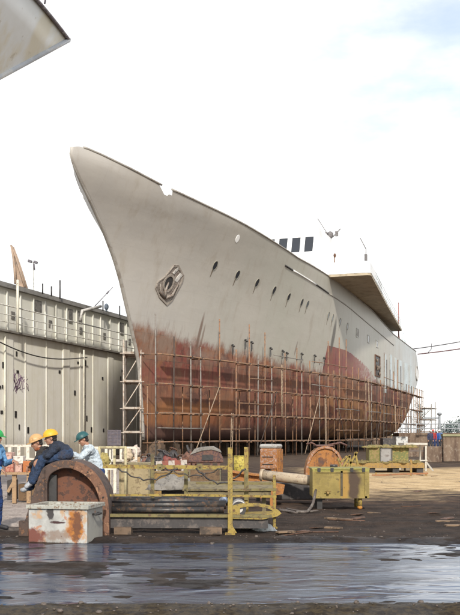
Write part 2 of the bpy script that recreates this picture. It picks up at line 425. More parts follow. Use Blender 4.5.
red = k.mix(k.math('MULTIPLY', ochre, .7), red, (.34, .17, .055))
# band above the boot top where primer is patched, further aft
edge = k.math('ADD', 8.62, k.math('MULTIPLY_ADD', stk, .8, -.4))
edge = k.math('ADD', edge, k.math('MULTIPLY', k.ramp(X, 0, 26), -.75))
edge = k.math('ADD', edge, k.math('MULTIPLY', k.ramp(k.math('MULTIPLY_ADD', mid, 2.4, X), 7, -1), .5))
isred = k.ramp(k.math('SUBTRACT', k.math('ADD', edge, k.math('MULTIPLY_ADD', k.noise(1.1, 6, .75, k.map((1, 1, .6), (5, 2, 8))), 1.7, -.85)), Z), -.45, .45)
patch = k.math('MULTIPLY', k.math('GREATER_THAN', X, 27.0), k.math('LESS_THAN', X, 56))
ptop = k.math('ADD', 10.25, k.math('MULTIPLY', k.ramp(X, 37, 56), -2.4))
patch = k.math('MULTIPLY', patch, k.math('LESS_THAN', k.math('MULTIPLY_ADD', fin, k.ramp(X, 32, 40, .1, 1.3), Z), ptop))
pc = k.mix(k.ramp(mid, .4, .62), (.24, .058, .048), (.23, .09, .055))
pc = k.mix(k.math('MULTIPLY', k.ramp(X, 34, 48), k.ramp(fin, .42, .6)), pc, (.5, .47, .41))
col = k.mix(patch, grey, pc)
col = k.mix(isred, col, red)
# rust feathers running up from the boot top near the stem, and two bleeding streaks
rb = k.math('MULTIPLY', k.ramp(k.noise(2.4, 5, .7, k.map((1.6, 1.6, .06))), .52, .68), k.ramp(k.math('MULTIPLY_ADD', stk, 3.2, Z), 12.2, 9.8))
rb = k.math('MULTIPLY', rb, k.ramp(X, 6.5, 1.0))
col = k.mix(k.math('MULTIPLY', rb, .8), col, (.15, .075, .045))
for (cx, cz, rx, rz, cc, am) in ((4.95, 9.3, .16, 1.3, (.13, .07, .045), .75), (28.15, 11.2, .42, 1.6, (.07, .06, .05), .85), (5.4, 9.0, .10, .9, (.14, .08, .05), .6), (20., 9.3, .12, .6, (.12, .07, .05), .6)):
    col = k.mix(k.math('MULTIPLY', k.blob((cx, -4, cz), (rx, 900, rz), .4, .12, 3.), am), col, cc)
dent = k.math('ADD', k.math('MULTIPLY', k.noise(.9, 3, .5, k.map((.5, .5, 1))), 1.), k.math('MULTIPLY', fin, .12))
k.bump(dent, .22, .12)
k.fin(col, k.ramp(isred, 0, 1, .5, .85))
HULL = k.m

bm = bmesh.new(); NU, NZ = 420, 44; uv = []
for i in range(NU + 1):
    q = i / NU; col_ = []
    zt = sheer_at(-11.1 + 104.6 * q)
    sd = -11.1 + 104.6 * q
    if -4.15 < sd < -3.35: zt -= .5 if sd < -3.8 else .36           # fairlead gap cut in the bulwark
    for j in range(NZ + 1):
        v = j / NZ; z = 1.4 + (zt - 1.4) * v
        s = stem_at(z) + (stern_at(z) - stem_at(z)) * q
        col_.append((s, half_breadth(s, z) if 0 < i < NU else 0., z))
    uv.append(col_)
grid = {}
for sd in (-1, 1):
    for i in range(NU + 1):
        for j in range(NZ + 1):
            s, b_, z = uv[i][j]
            if (i in (0, NU)) and sd == 1: grid[(sd, i, j)] = grid[(-1, i, j)]
            else: grid[(sd, i, j)] = bm.verts.new((s, sd * b_, z))
def inhole(i, j):
    s, b_, z = uv[i][j]
    return 85.6 < s < 94.5 and 10.3 < z < 12.4
for sd in (-1, 1):
    for i in range(NU):
        for j in range(NZ):
            q = [grid[(sd, i, j)], grid[(sd, i + 1, j)], grid[(sd, i + 1, j + 1)], grid[(sd, i, j + 1)]]
            q = list(dict.fromkeys(q))
            if len(q) > 2:
                try: bm.faces.new(q).smooth = True
                except ValueError: pass
for i in range(NU):                                                     # flat of bottom
    q = list(dict.fromkeys([grid[(-1, i, 0)], grid[(1, i, 0)], grid[(1, i + 1, 0)], grid[(-1, i + 1, 0)]]))
    if len(q) > 2:
        try: bm.faces.new(q)
        except ValueError: pass
mbh = MB(); mbh.bm.free(); mbh.bm = bm
hull = mbh.done('hull', HULL, ship, local=True)
WHITE = worn('white_paint', (.86, .865, .86), (.80, .80, .78), scale=.4, rough=.45, bump=.05, dirtamt=.35)
GREYP = worn('grey_paint', (.33, .31, .28), (.24, .21, .18), scale=.8, rough=.6)
TAN = worn('tan_underside', (.46, .39, .28), (.34, .28, .19), scale=.5, rough=.7)
DARK = worn('dark_steel', (.035, .033, .033), (.02, .02, .02), scale=2, rough=.5)
GLASS = NT('dark_glass'); GLASS = GLASS.fin((.03, .034, .042), .12)
RUSTD = worn('dark_rust', (.10, .055, .04), (.045, .03, .025), (.16, .075, .04), scale=2.5, rough=.85)

# bulwark capping rail and decks
for a, b_ in ((-11.0, -4.25), (-3.05, 89.3)):
    pass
m = MB()
def cap_run(a, b_, n, side):
    pts = []
    for i in range(n + 1):
        q = a + (b_ - a) * i / n; z = sheer_at(-11.1 + 104.6 * q); s = stem_at(z) + (stern_at(z) - stem_at(z)) * q
        pts.append(Vector((s, side * half_breadth(s, z), z + .01)))
    m.tube(pts, .07, 6)
for sd in (-1, 1):
    cap_run(.008, .0668, 24, sd); cap_run(.0755, .998, 130, sd)
m.done('bulwark_rail', GREYP, ship, local=True)
m = MB()
stn = [(-9.6 + (91 + 9.6) * i / 60) for i in range(61)]
for a, b_ in zip(stn, stn[1:]):
    za, zb = sheer_at(a) - 1.25, sheer_at(b_) - 1.25
    ya, yb = half_breadth(a, za) - .05, half_breadth(b_, zb) - .05
    m.quad((a, -ya, za), (b_, -yb, zb), (b_, yb, zb), (a, ya, za))
m.done('deck', worn('deck_paint', (.25, .2, .15), scale=.6), ship, local=True)
m = MB(); m.tube([Vector((stem_at(z) - .02, 0, z)) for z in [1.4 + .5 * i for i in range(34)] + [18.3]], [.13] * 28 + [.12, .11, .09, .08, .06, .04, .02], 8)
m.done('stem_bar', GREYP, ship, local=True)

# portholes
def oval(m, s, z, rx, rz, out0, out1, lean=0.):
    p, a, up, n = hull_frame(s, z)
    pts = []
    for i in range(16):
        t_ = 2 * PI * i / 16; x, y = rx * math.cos(t_), rz * math.sin(t_)
        pts.append((x + lean * y, y))
    m.prism(pts, out0, out1, lambda q, o_: p + a * q[0] + up * q[1] + n * o_)
    return p, a, up, n, pts
PORTS = [(4.4, 14.1, 1), (7.42, 13.87, 1), (10.38, 13.66, 1), (13.28, 13.47, 1), (16.07, 13.29, 1), (18.81, 13.17, 1), (20.07, 13.17, 1), (25.66, 12.82, 1), (26.98, 12.77, 1), (29.49, 12.65, 1), (32.33, 12.52, 1)]
for s, z, kd in PORTS:
    m = MB(); p, a, up, n, pts = oval(m, s, z, .23, .33, -.03, .015, .12)
    o = m.done('porthole', GLASS, ship, local=True)
    m = MB(); big_ = [(x * 1.16, y * 1.14) for x, y in pts]
    m.ring(big_, pts, -.03, .035, lambda q, o_: p + a * q[0] + up * q[1] + n * o_)
    m.done('rim', worn('hull_grey', (.30, .29, .24), (.2, .18, .14), scale=2), o, local=True)
    m = MB(); m.prism([(-.09, 0), (.09, 0), (.05, -.8), (-.02, -.95)], .004, .012, lambda q, o_: (lambda f: f[0] + f[3] * o_)(hull_frame(s + q[0] * .8 - .05, z - .34 + q[1] * .55)))
    m.done('drip_stain', worn('drip', (.16, .13, .10), (.22, .2, .17), scale=4), o, local=True)
m = MB(); oval(m, 5.51, 16.19, .22, .3, -.02, .03); m.done('fairlead', WHITE, ship, local=True)
for s, z, w_, h_ in ((37.0, 12.34, 1.1, .75), (43.4, 12.33, .9, .7), (49.2, 12.3, 1.3, .65)):
    p, a, up, n = hull_frame(s, z); m = MB()
    sq = [(-w_ / 2, -h_ / 2), (w_ / 2, -h_ / 2), (w_ / 2, h_ / 2), (-w_ / 2, h_ / 2)]
    m.prism(sq, -.03, .02, lambda q, o_: p + a * q[0] + up * q[1] + n * o_)
    o = m.done('hull_window', GLASS if s > 43.3 else GREYP, ship, local=True)
    m = MB(); m.ring([(x * 1.18, y * 1.25) for x, y in sq], sq, -.02, .05, lambda q, o_: p + a * q[0] + up * q[1] + n * o_)
    m.done('frame', worn('pale_frame', (.5, .5, .46), scale=2), o, local=True)
# long slit below the rail
for s0, s1, z0, z1, mt, nm in ((13.6, 15.2, 15.5, 15.36, DARK, 'scupper_slot'), (15.25, 20.8, 15.36, 14.98, WHITE, 'rubbing_strip'), (20.85, 24.6, 14.98, 14.72, DARK, 'scupper_slot'), (24.7, 62, 14.70, 13.3, GREYP, 'rubbing_strip')):
    m = MB(); nn = max(3, int((s1 - s0)))
    th_ = .075 if mt is not GREYP else .06
    pts = [hp(s0 + (s1 - s0) * i / nn, z0 + (z1 - z0) * i / nn, .01) for i in range(nn + 1)]
    m.tube(pts, th_, 6); m.done(nm, mt, ship, local=True)
# discharge stubs with hanging rust
for s, z in ((9.44, 8.76), (11.09, 9.29), (12.05, 9.22), (15.29, 9.0), (17.5, 8.95), (18.33, 8.85), (21.27, 9.0), (26.6, 9.0), (24.2, 9.05)):
    p, a, up, n = hull_frame(s, z); m = MB(); m.tube([p - n * .1, p + n * .12 , p + n * .2 - Vector((0, 0, .1))], .085, 8)
    m.box(p + n * .05 - Vector((0, 0, .45)) + a * random.uniform(-.1, .1), (.11, .03, .55), math.atan2(a.y, a.x)); m.done('discharge_pipe', DARK, ship, local=True)
# open shell door with gear hanging out, amidships aft
p, a, up, n = hull_frame(49.3, 9.75)
m = MB(); sq = [(-1.6, -1.1), (1.6, -1.1), (1.6, 1.1), (-1.6, 1.1)]
m.prism(sq, -.02, .03, lambda q, o_: p + a * q[0] + up * q[1] + n * o_); od = m.done('shell_door', DARK, ship, local=True)
m = MB(); m.ring([(x * 1.1, y * 1.12) for x, y in sq], sq, 0, .1, lambda q, o_: p + a * q[0] + up * q[1] + n * o_); m.done('frame', RUSTD, od, local=True)
m = MB()
for i in range(9):
    q = (random.uniform(-1.3, 1.3), random.uniform(-.9, .8)); m.ell(p + a * q[0] + up * q[1] + n * .15, (random.uniform(.15, .4), .12, random.uniform(.1, .3)))
m.done('stowed_gear', worn('gear', (.22, .17, .13), (.05, .05, .05), scale=3), od, local=True)
# tall pale plates let into the side, aft
for s, z0, z1, w_ in ((55.2, 6.9, 11.6, 1.3), (59.5, 7.6, 11.9, 1.9), (63.3, 7.6, 11.8, 1.7), (67.8, 7.8, 11.8, 3.2), (73, 8, 11.8, 3.6), (78, 8.6, 11.8, 3.)):
    m = MB()
    V = [[m.bm.verts.new(hp(s - w_ / 2 + w_ * i / 5, z0 + (z1 - z0) * j / 8, .03)) for j in range(9)] for i in range(6)]
    for i in range(5):
        for j in range(8): m._face([V[i][j], V[i + 1][j], V[i + 1][j + 1], V[i][j + 1]])
    rimv = [V[0][j] for j in range(9)] + [V[i][8] for i in range(1, 6)] + [V[5][j] for j in range(7, -1, -1)] + [V[i][0] for i in range(4, 0, -1)]
    low_ = [m.bm.verts.new(v.co + Vector((0, .08, 0))) for v in rimv]
    for i in range(len(rimv)): m._face([rimv[i], rimv[(i + 1) % len(rimv)], low_[(i + 1) % len(rimv)], low_[i]])
    m.done('side_plate', worn('pale_plate', (.60, .68, .70), (.48, .50, .48), (.26, .15, .10), scale=.8, rustamt=.36, streak=True), ship, local=True)
    m = MB(); m.tube([hp(s - w_ / 2, z0 + (z1 - z0) * i / 6, .05) for i in range(7)], .035, 6); m.done('frame', GREYP, ship.children[-1], local=True)

m = MB(); p, a, up, n, pts = oval(m, 85.2, 11.1, 1.25, 1.0, -.02, .03); o = m.done('mooring_port', WHITE, ship, local=True)  # white plate stands in for bright sky through the opening
m = MB(); m.ring([(x * 1.12, y * 1.14) for x, y in pts], pts, -.02, .10, lambda q, o_: p + a * q[0] + up * q[1] + n * o_); m.done('rim', GREYP, o, local=True)
# anchor pocket: raised bolster, hawse hole, stowed anchor
p, a, up, n = hull_frame(.3, 12.25)
f = lambda q, o_: (lambda h: h[0] + h[3] * o_)(hull_frame(.3 + q[0], 12.25 + q[1]))
dia = [(-1.15, -.45), (-.6, -1.0), (.35, -1.45), (.75, -1.1), (1.3, .35), (1.25, .75), (.35, 1.35), (-.05, 1.3), (-.55, .45), (-1.1, 0)]
m = MB(); m.ring(dia, [(x * .9, y * .9) for x, y in dia], -.05, .07, f); ap = m.done('anchor_pocket', worn('bolster', (.30, .265, .23), (.15, .12, .10), scale=3), ship, local=True)
m = MB(); m.prism([(x * .85, y * .85) for x, y in dia], -.02, .02, f); m.done('pocket_plate', worn('pocket', (.24, .205, .18), (.13, .10, .085), scale=3), ap, local=True)
m = MB(); m.prism([(.40 * math.cos(i * PI / 8) - .05, .46 * math.sin(i * PI / 8) + .05) for i in range(16)], .02, .05, f); m.done('hawse_hole', DARK, ap, local=True)
m = MB(); m.ring([(.52 * math.cos(i * PI / 8) - .05, .62 * math.sin(i * PI / 8) + .05) for i in range(16)], [(.40 * math.cos(i * PI / 8) - .05, .46 * math.sin(i * PI / 8) + .05) for i in range(16)], .02, .1, f); m.done('hawse_lip', worn('bolster', (.30, .265, .23)), ap, local=True)
m = MB()
m.tube([f((-.05, .1), .02), f((-.2, -.5), .10), f((-.05, -.95), .10)], [.07, .10, .12], 8)
m.tube([f((-.05, -.95), .10), f((-.7, -.6), .12), f((-.85, -.1), .10)], [.12, .10, .04], 8)
m.tube([f((-.05, -.95), .10), f((.55, -.72), .12), f((.9, .2), .10)], [.12, .10, .04], 8)
m.done('anchor', worn('anchor_steel', (.27, .24, .21), (.09, .07, .06), (.15, .08, .05), scale=3, rustamt=.45), ap, local=True)
m = MB(); m.prism([(.45, .3), (.72, .2), (1.12, .8), (.85, .95)], .02, .07, f); m.prism([(.05, .75), (.18, .68), (.5, 1.12), (.36, 1.2)], .02, .07, f); m.done('chafing_plate', worn('pale_steel', (.55, .53, .5), scale=3), ap, local=True)

# superstructure, white
def block(name, s0, s1, w0, z0, z1, mat=WHITE, rake=0., parent=None, taper=0.):
    m = MB()
    pl = [(s0, z0), (s1, z0), (s1, z1), (s0 + rake, z1)]
    A = [m.bm.verts.new((x, -w0 + (taper if z == z1 else 0), z)) for x, z in pl]; B = [m.bm.verts.new((x, w0 - (taper if z == z1 else 0), z)) for x, z in pl]
    m._face(A); m._face(B[::-1])
    for i in range(4): m._face([A[i], A[(i + 1) % 4], B[(i + 1) % 4], B[i]])
    return m.done(name, mat, parent or ship, local=True, bevel=.06)
block('deckhouse', 24, 72, 6.0, 14.2, 18.1)
block('bridge_base', 30, 62, 5.25, 18.1, 18.9)
block('deckhouse', 33, 62, 5.2, 18.9, 20.6)
br = block('bridge', 30, 37, 5.3, 18.9, 22.3, rake=.6)
block('bridge_roof', 30.7, 36.9, 5.2, 22.28, 22.40)
def bw(y, z, o_): return Vector((30 + .6 * (z - 18.9) / 3.4 - o_, y, z))
for i in range(7):
    yc = -4.5 + i * 1.32
    m = MB(); sq = [(yc - .36, 19.75), (yc + .50, 19.75), (yc + .43, 21.25), (yc - .43, 21.25)]
    m.prism(sq, -.03, .03, lambda q, o_: bw(-(-q[0]), q[1], o_)); wn = m.done('window', GLASS, br, local=True)
    m = MB(); c_ = (sum(q[0] for q in sq) / 4, sum(q[1] for q in sq) / 4)
    m.ring([(c_[0] + (x - c_[0]) * 1.16, c_[1] + (z - c_[1]) * 1.09) for x, z in sq], sq, -.02, .06, lambda q, o_: bw(q[0], q[1], o_)); m.done('frame', WHITE, wn, local=True)
# overhanging boat deck, widest at its forward end
m = MB(); so_, top_ = [], []
outer = [(23.9, 8.0), (23.9, 11.35), (24.1, 11.6), (24.5, 11.62), (44, 10.0), (69, 8.05), (69, 4), (26, 4)]
m.prism(outer, 15.85, 16.05, lambda q, z: Vector((q[0], -q[1], z + (.25 if q[0] < 30 else (.1 if q[0] < 50 else 0)))))
m.done('overhang_deck', TAN, ship, local=True)
m = MB(); m.prism([(x, y if y < 8 else y + .02) for x, y in outer], 16.04, 16.09, lambda q, z: Vector((q[0], -q[1], z + (.25 if q[0] < 30 else (.1 if q[0] < 50 else 0)))))
m.done('deck_edge', worn('deck_edge', (.42, .38, .33), scale=1), ship, local=True)
m = MB()
for q in ((26, 11.4), (44, 9.95), (56, 9.0), (69, 8.0)): pass
ln = [Vector((s, -w_, 0)) for s, w_ in ((24.3, 11.45), (32, 10.9), (38, 10.4), (44, 9.9), (50, 9.45), (56, 8.98), (62, 8.5), (68.5, 8.0))]
zz = lambda s: 16.1 + (.25 if s < 30 else .1 if s < 50 else 0)
for v in ln: m.tube([v + Vector((0, 0, zz(v.x))), v + Vector((0, 0, zz(v.x) + 1.15))], .035, 6)
for h in (.4, .78, 1.15): m.tube([v + Vector((0, 0, zz(v.x) + h)) for v in ln], .025, 6)
m.done('railing', worn('pale_rail', (.62, .70, .72), scale=2, rough=.4), ship, local=True)
m = MB()
bwk = [(24.0, 8.1), (24.0, 11.3), (24.2, 11.5), (32, 10.85), (38, 10.35)]
for (s0, w0), (s1, w1) in zip(bwk, bwk[1:]): m.bar((s0, -w0, 16.8), (s1, -w1, 16.8), .08, 1.2)
m.done('wing_bulwark', WHITE, ship, local=True)
block('wing_house', 27, 40, 8.4, 16.3, 18.6)
# small gear on the white house: wing posts, searchlight, aerials
m = MB()
m.tube([(24.3, -8.3, 16.3), (24.3, -8.3, 18.1)], .05, 6); m.ell((24.3, -8.3, 18.1), (.12, .12, .2)); m.done('fog_bell', RUSTD, ship, local=True)
m = MB(); m.tube([(24.6, -11.1, 16.3), (24.6, -11.1, 18.1)], .05, 6); m.box((24.6, -11.1, 17.8), (.25, .22, .6)); m.tube([(24.6, -11.1, 18.6), (24.5, -10.6, 19.6)], .035, 6); m.tube([(24.6, -11.1, 18.1), (24.6, -11.1, 18.6)], .03, 6); m.done('navigation_light', worn('slate', (.16, .15, .15), scale=3), ship, local=True)
m = MB(); m.tube([(36.5, -4.6, 22.4), (36.5, -4.6, 22.9)], .06, 6)
m.box((36.2, -4.5, 22.7), (.5, 1.0, .22)); m.ell((36.6, -5.2, 22.6), (.3, .35, .4)); m.tube([(36.5, -4.9, 22.8), (36.5, -3.9, 24.4)], .035, 6); m.box((36.6, -5.9, 22.7), (.2, .3, .5)); m.tube([(36.6, -5.5, 22.4), (36.6, -6.3, 23.2)], .05, 6)
m.done('radar_scanner', worn('slate', (.16, .15, .15)), ship, local=True)
m = MB(); m.box((45, 0, 21.0), (5, 4, .8)); m.done('skylight', WHITE, ship, local=True)
block('after_house', 73, 86, 5.0, 12.9, 15.6, worn('pale_blue_paint', (.5, .58, .60), (.4, .42, .42), scale=.8))
block('after_house', 66, 73, 6.3, 13., 16.5, worn('pale_blue_paint', (.5, .58, .60)))
m = MB(); m.tube([(68.2, -7.75, 13.4), (68.0, -7.75, 19.6)], [.10, .05], 8); m.tube([(68.0, -7.7, 16), (71.4, -7.6, 13.8)], .05, 6); m.done('davit_post', worn('red_oxide', (.28, .10, .08), scale=2), ship, local=True)
m = MB(); m.tube([(75.2, -7.2, 14.3), (75.2, -7.2, 15.9), (76.5, -7.2, 16.3)], .07, 6); m.ell((76.2, -7.3, 15.1), (.5, .3, .45)); m.done('fender_davit', worn('pale_rail', (.62, .70, .72)), ship, local=True)

# keel blocks under her
KB = worn('block_timber', (.15, .10, .065), (.06, .045, .035), scale=2)
k0 = None
for i in range(24):
    s = 1.5 + i * 2.9
    if k0 is None:
        m = MB(); m.box((0, 0, .35), (.9, 1.6, .7)); m.box((0, 0, .88), (.8, 1.5, .36)); m.box((0, 0, 1.22), (.7, 1.3, .32))
        k0 = m.done('keel_block', KB); o = k0
    else:
        o = k0.copy(); COL.objects.link(o)
    o.location = SHIP_O + Matrix.Rotation(SHIP_ROT, 3, 'Z') @ Vector((s, 0, 0)); o.rotation_euler = (0, 0, SHIP_ROT)
    tag(o, 'dark timber keel block in the row carrying the keel of the grey ship', 'keel block', 'keel blocks under the ship')

# ------------------------------------------------------------------ scaffolding along the port side
SR = Matrix.Rotation(SHIP_ROT, 3, 'Z')
def sw(s, w_, z): return SHIP_O + SR @ Vector((s, -w_, z))
POLE = worn('scaffold_tube', (.19, .125, .09), (.09, .06, .045), (.27, .15, .085), scale=1.2, rough=.75)
POLEG = worn('grey_tube', (.22, .20, .18), (.13, .10, .08), scale=1.2, rough=.65)
POLED = worn('dark_tube', (.075, .055, .045), (.04, .03, .027), scale=1.5, rough=.8)
POLET = worn('tan_tube', (.34, .255, .18), (.18, .12, .08), scale=1.5, rough=.75)
PLANK = worn('scaffold_plank', (.23, .15, .095), (.11, .07, .05), scale=1.5, rough=.9)
sc = thing('scaffolding', 'long rusty pole scaffolding standing along the red side of the grey ship', 'scaffolding', sw(-1.2, 1.4, 0), SHIP_ROT)
def fw(s): return max(half_breadth(s, 8) , 0 if s < -1 else half_breadth(s, 6.5)) + 1.25
st = -1.3; stations = []
rs = random.Random(4)
while st < 84:
    stations.append(st); st += rs.choice([1.2, 1.8, 2.0, 2.3]) if st < 30 else rs.choice([2.0, 2.5, 2.9])
LV = [1.25, 3.25, 5.25, 7.3]
for i, s in enumerate(stations):
    w_ = fw(s) + rs.uniform(-.06, .06); top = 8.1 + rs.choice([0, .2, .5, 1.1, 1.9, 2.3]) if s < 24 else 8.2 + rs.choice([-.4, .3, 1.2, 2.2, 2.8])
    if s > 60: top = 8.4
    m = MB(); m.tube([sw(s, w_, 0), sw(s + rs.uniform(-.12, .12), w_ + rs.uniform(-.05, .05), top)], .05, 7)
    m.done('pole', rs.choice([POLE, POLE, POLEG, POLED, POLET]), sc)
    if i % 2 == 0:
        wi = fw(s) - .85 if s > 3 else fw(s) - .7
        m = MB(); m.tube([sw(s + .1, wi, 0), sw(s + .1, wi, 5.2)], .045, 6); m.done('inner_pole', POLE, sc)
    for z in (LV if i % 3 == 0 else (LV[1],)):
        m = MB(); m.tube([sw(s, w_ + .25, z - .06), sw(s, w_ - .95, z - .06)], .04, 6); m.done('transom', POLE, sc)
def run(z, a, b_, r, mt, name, dw=0., sag=.03):
    ss = [q for q in stations if a <= q <= b_]
    if len(ss) < 2: return
    m = MB(); m.tube([sw(q, fw(q) + .07 + dw, z + rs.uniform(-sag, sag)) for q in ss], r, 7); m.done(name, mt, sc)
for z in LV:
    a = -1.4
    while a < 80:
        b_ = a + rs.uniform(6, 9); run(z, a - 2.6, b_, .052, POLE, 'ledger'); a = b_
    a = -1.4
    while a < 80:
        b_ = a + rs.uniform(5, 11)
        if rs.random() < .6: run(z + .95, a, b_, .038, POLEG if rs.random() < .3 else POLE, 'guard_rail', .04)
        a = b_
    a = 0.
    while a < 80:
        b_ = a + rs.uniform(3, 7)
        ss = [a, (a + b_) / 2, b_]
        if rs.random() < (.85 if z > 2 else .3):
            m = MB(); n_ = 6
            pts = [a + (b_ - a) * i / n_ for i in range(n_ + 1)]
            for p0, p1 in zip(pts, pts[1:]):
                for dw in (-.25, -.55): m.bar(sw(p0, fw(p0) + dw, z + .06 + dw * .02), sw(p1, fw(p1) + dw, z + .06 + dw * .02), .25, .05)
            m.done('plank_deck', PLANK, sc)
        a = b_
# couplers where poles and ledgers cross, and ladders between the lifts
m = MB()
for s in stations:
    for z in LV:
        if rs.random() < .8: m.box(sw(s, fw(s) + .04, z), (.16, .17, .15), SHIP_ROT)
m.done('coupler', POLED, sc)['kind'] = 'stuff'
for s, z0, z1 in ((6.5, 0, 3.4), (14.2, 3.2, 7.6), (23, .0, 5.4), (36, 3.2, 7.6), (52, 0, 5.4)):
    m = MB(); a_, b_ = sw(s, fw(s) + .55, z0), sw(s + 1.3, fw(s) + .2, z1)
    off = (sw(s + .4, fw(s), 0) - sw(s, fw(s), 0))
    m.tube([a_, b_], .03, 6); m.tube([a_ + off, b_ + off], .03, 6)
    for i in range(int((z1 - z0) / .3)):
        q = (i + .5) * .3 / (z1 - z0); m.tube([a_.lerp(b_, q), a_.lerp(b_, q) + off], .02, 5)
    m.done('ladder', POLET, sc)
for s in (2.5, 11, 19.5, 30, 41, 55, 66):
    m = MB(); s2 = s + rs.choice([-3.2, 3.2]); m.tube([sw(s, fw(s) + .14, .1 if s < 40 else 1.2), sw(s2, fw(s2) + .14, 5.3)], .036, 6); m.done('brace', rs.choice([POLE, POLED, POLET]), sc)
def tower(name, label, corners, levels, top, mats, group=None, rot=0.):
    base = sum((c for c in corners), Vector()) / len(corners); base.z = 0
    T = thing(name, label, 'scaffold tower', base, rot, group)
    for c in corners:
        m = MB(); m.tube([Vector((c.x, c.y, 0)), Vector((c.x, c.y, top + rs.uniform(-.3, .6)))], .06, 8); m.done('pole', mats[0], T)
    nC = len(corners)
    for z in levels:
        for i in range(nC):
            a_, b_ = corners[i], corners[(i + 1) % nC]; d_ = (b_ - a_).normalized() * .25
            m = MB(); m.tube([Vector((a_.x, a_.y, z)) - d_, Vector((b_.x, b_.y, z)) + d_], .05, 7); m.done('ledger', mats[0], T)
        m = MB(); c0 = sum(corners, Vector()) / nC
        ee = [c0 + (c - c0) * 1.03 for c in corners]
        m.prism([(e.x, e.y) for e in ee], z + .06, z + .11, lambda q, t_: Vector((q[0], q[1], t_))); m.done('platform', mats[1], T)
    for zz0, zz1 in zip(levels, levels[1:]):
        m = MB(); m.tube([Vector((corners[0].x, corners[0].y, zz0)), Vector((corners[1].x, corners[1].y, zz1))], .04, 6); m.done('brace', mats[0], T)
    return T
PALE = worn('pale_tube', (.48, .42, .36), (.30, .22, .16), (.22, .13, .09), scale=2, rustamt=.4)
cs = [gnd(123.6, 66), gnd(140.5, 66), gnd(141.5, 69), gnd(126, 69)]
tower('scaffold_tower', 'pale narrow scaffold tower at the stem of the grey ship beside the dock wall', cs, [1.9, 3.55, 5.4, 7.35], 8.0, (PALE, PALE))
cs = [sw(81.5, 9.0, 0), sw(81.5, 10.6, 0), sw(85, 10.8, 0), sw(85, 9.2, 0)]
tower('scaffold_tower', 'dark scaffold tower of several floors under the stern of the grey ship', cs, [2.2, 4.0, 5.7], 6.2, (POLEG, PLANK))
# ------------------------------------------------------------------ dock wall on the far side of the ship
k = NT('dock_wall_plate'); X, Y, Z = k.xyz()
mid = k.noise(.5, 6, .65); fin = k.noise(2.6, 6, .7); stk = k.noise(1.1, 6, .65, k.map((1.5, 1.5, .07)))
c = k.mix(k.ramp(mid, .35, .65), (.80, .775, .67), (.86, .84, .77))
c = k.mix(k.ramp(stk, .48, .74, 0, .55), c, (.56, .51, .41))
c = k.mix(k.math('MULTIPLY', k.ramp(Z, 9.1, 9.5), .35), c, (.60, .62, .58))
c = k.mix(k.ramp(k.noise(1.7, 5, .7, k.map((1, 1, .3))), .66, .72, 0, .7), c, (.16, .12, .08))
c = k.mix(k.math('MULTIPLY', k.ramp(k.math('MULTIPLY_ADD', fin, 1.5, Z), 2.8, 1.2), .5), c, (.22, .16, .10))
k.bump(fin, .3, .04)
WALLM = k.fin(c, .85)
WR = SHIP_ROT
W0 = Vector((-16.3, 68, 0))                     # px 0 on the face of the wall
wall = thing('dock_wall', 'tall pale streaked dock wall with a railed walkway behind the bow of the grey ship', 'wall', W0, WR)
def wl(s, out, z): return Vector((s, -out, z))  # local: along, outwards towards the ship, up
m = MB(); m.box((25, 2.2, 4.6), (110, 3.2, 9.2)); m.box((25, 2.9, 10.9), (110, 3.4, 3.4))
m.done('wall', WALLM, wall, local=True)
m = MB(); m.box((25, 2.85, 12.78), (110, 3.9, .34)); m.done('coping', worn('coping', (.27, .26, .245), (.16, .15, .14), scale=.8), wall, local=True)
m = MB(); m.box((25, .85, 9.28), (110, 1.2, .14)); m.done('walkway', worn('walkway', (.26, .245, .22), (.14, .12, .10), scale=.8), wall, local=True)
RIB = worn('rib', (.66, .635, .54), (.44, .40, .32), (.15, .10, .06), scale=1.2, rustamt=.38, streak=True)
rw = random.Random(9)
s = -14.; i = 0
while s < 60:
    wd = .16 if i % 3 else 1.1
    m = MB(); m.box((s, .58, 4.58), (wd if wd > 1 else rw.uniform(.08, .14), .07 if wd < 1 else .11, 9.16)); m.done('pilaster' if wd > 1 else 'rib', WALLM, wall, local=True)
    s += rw.uniform(2.3, 3.6); i += 1
s = -14.5; i = 0
while s < 60:
    m = MB(); m.box((s, 1.12, 10.8), (.10, .10, 3.2)); m.done('rib', WALLM, wall, local=True)
    if rw.random() < .36:
        m = MB(); hh = rw.uniform(.7, 1.25); m.box((s + .75, 1.17, 12.3 - hh / 2), (rw.uniform(.4, 1.2), .08, hh)); m.done('opening', worn('opening_dark', (.19, .18, .165), (.10, .095, .09), scale=2), wall, local=True)  # flat dark plate drawn as an opening
    if i % 3 == 1:
        m = MB(); m.box((s + .9, 1.17, 10.7), (.5, .08, .55)); m.done('opening', worn('opening_dark', (.11, .105, .10)), wall, local=True)
    s += rw.uniform(1.5, 2.1); i += 1
WHT = worn('rail_white', (.55, .54, .50), (.35, .32, .27), scale=2)
for h in (.55, 1.1, 1.75):
    m = MB(); m.tube([wl(-30, -.32, 9.36 + h), wl(80, -.32, 9.36 + h)], .035 if h < 1.5 else .05, 6); m.done('handrail', WHT, wall, local=True)
for i in range(34):
    m = MB(); q = -14 + i * 2.2; m.tube([wl(q, -.32, 9.36), wl(q, -.32, 10.5)], .035, 6); m.done('stanchion', WHT, wall, local=True)
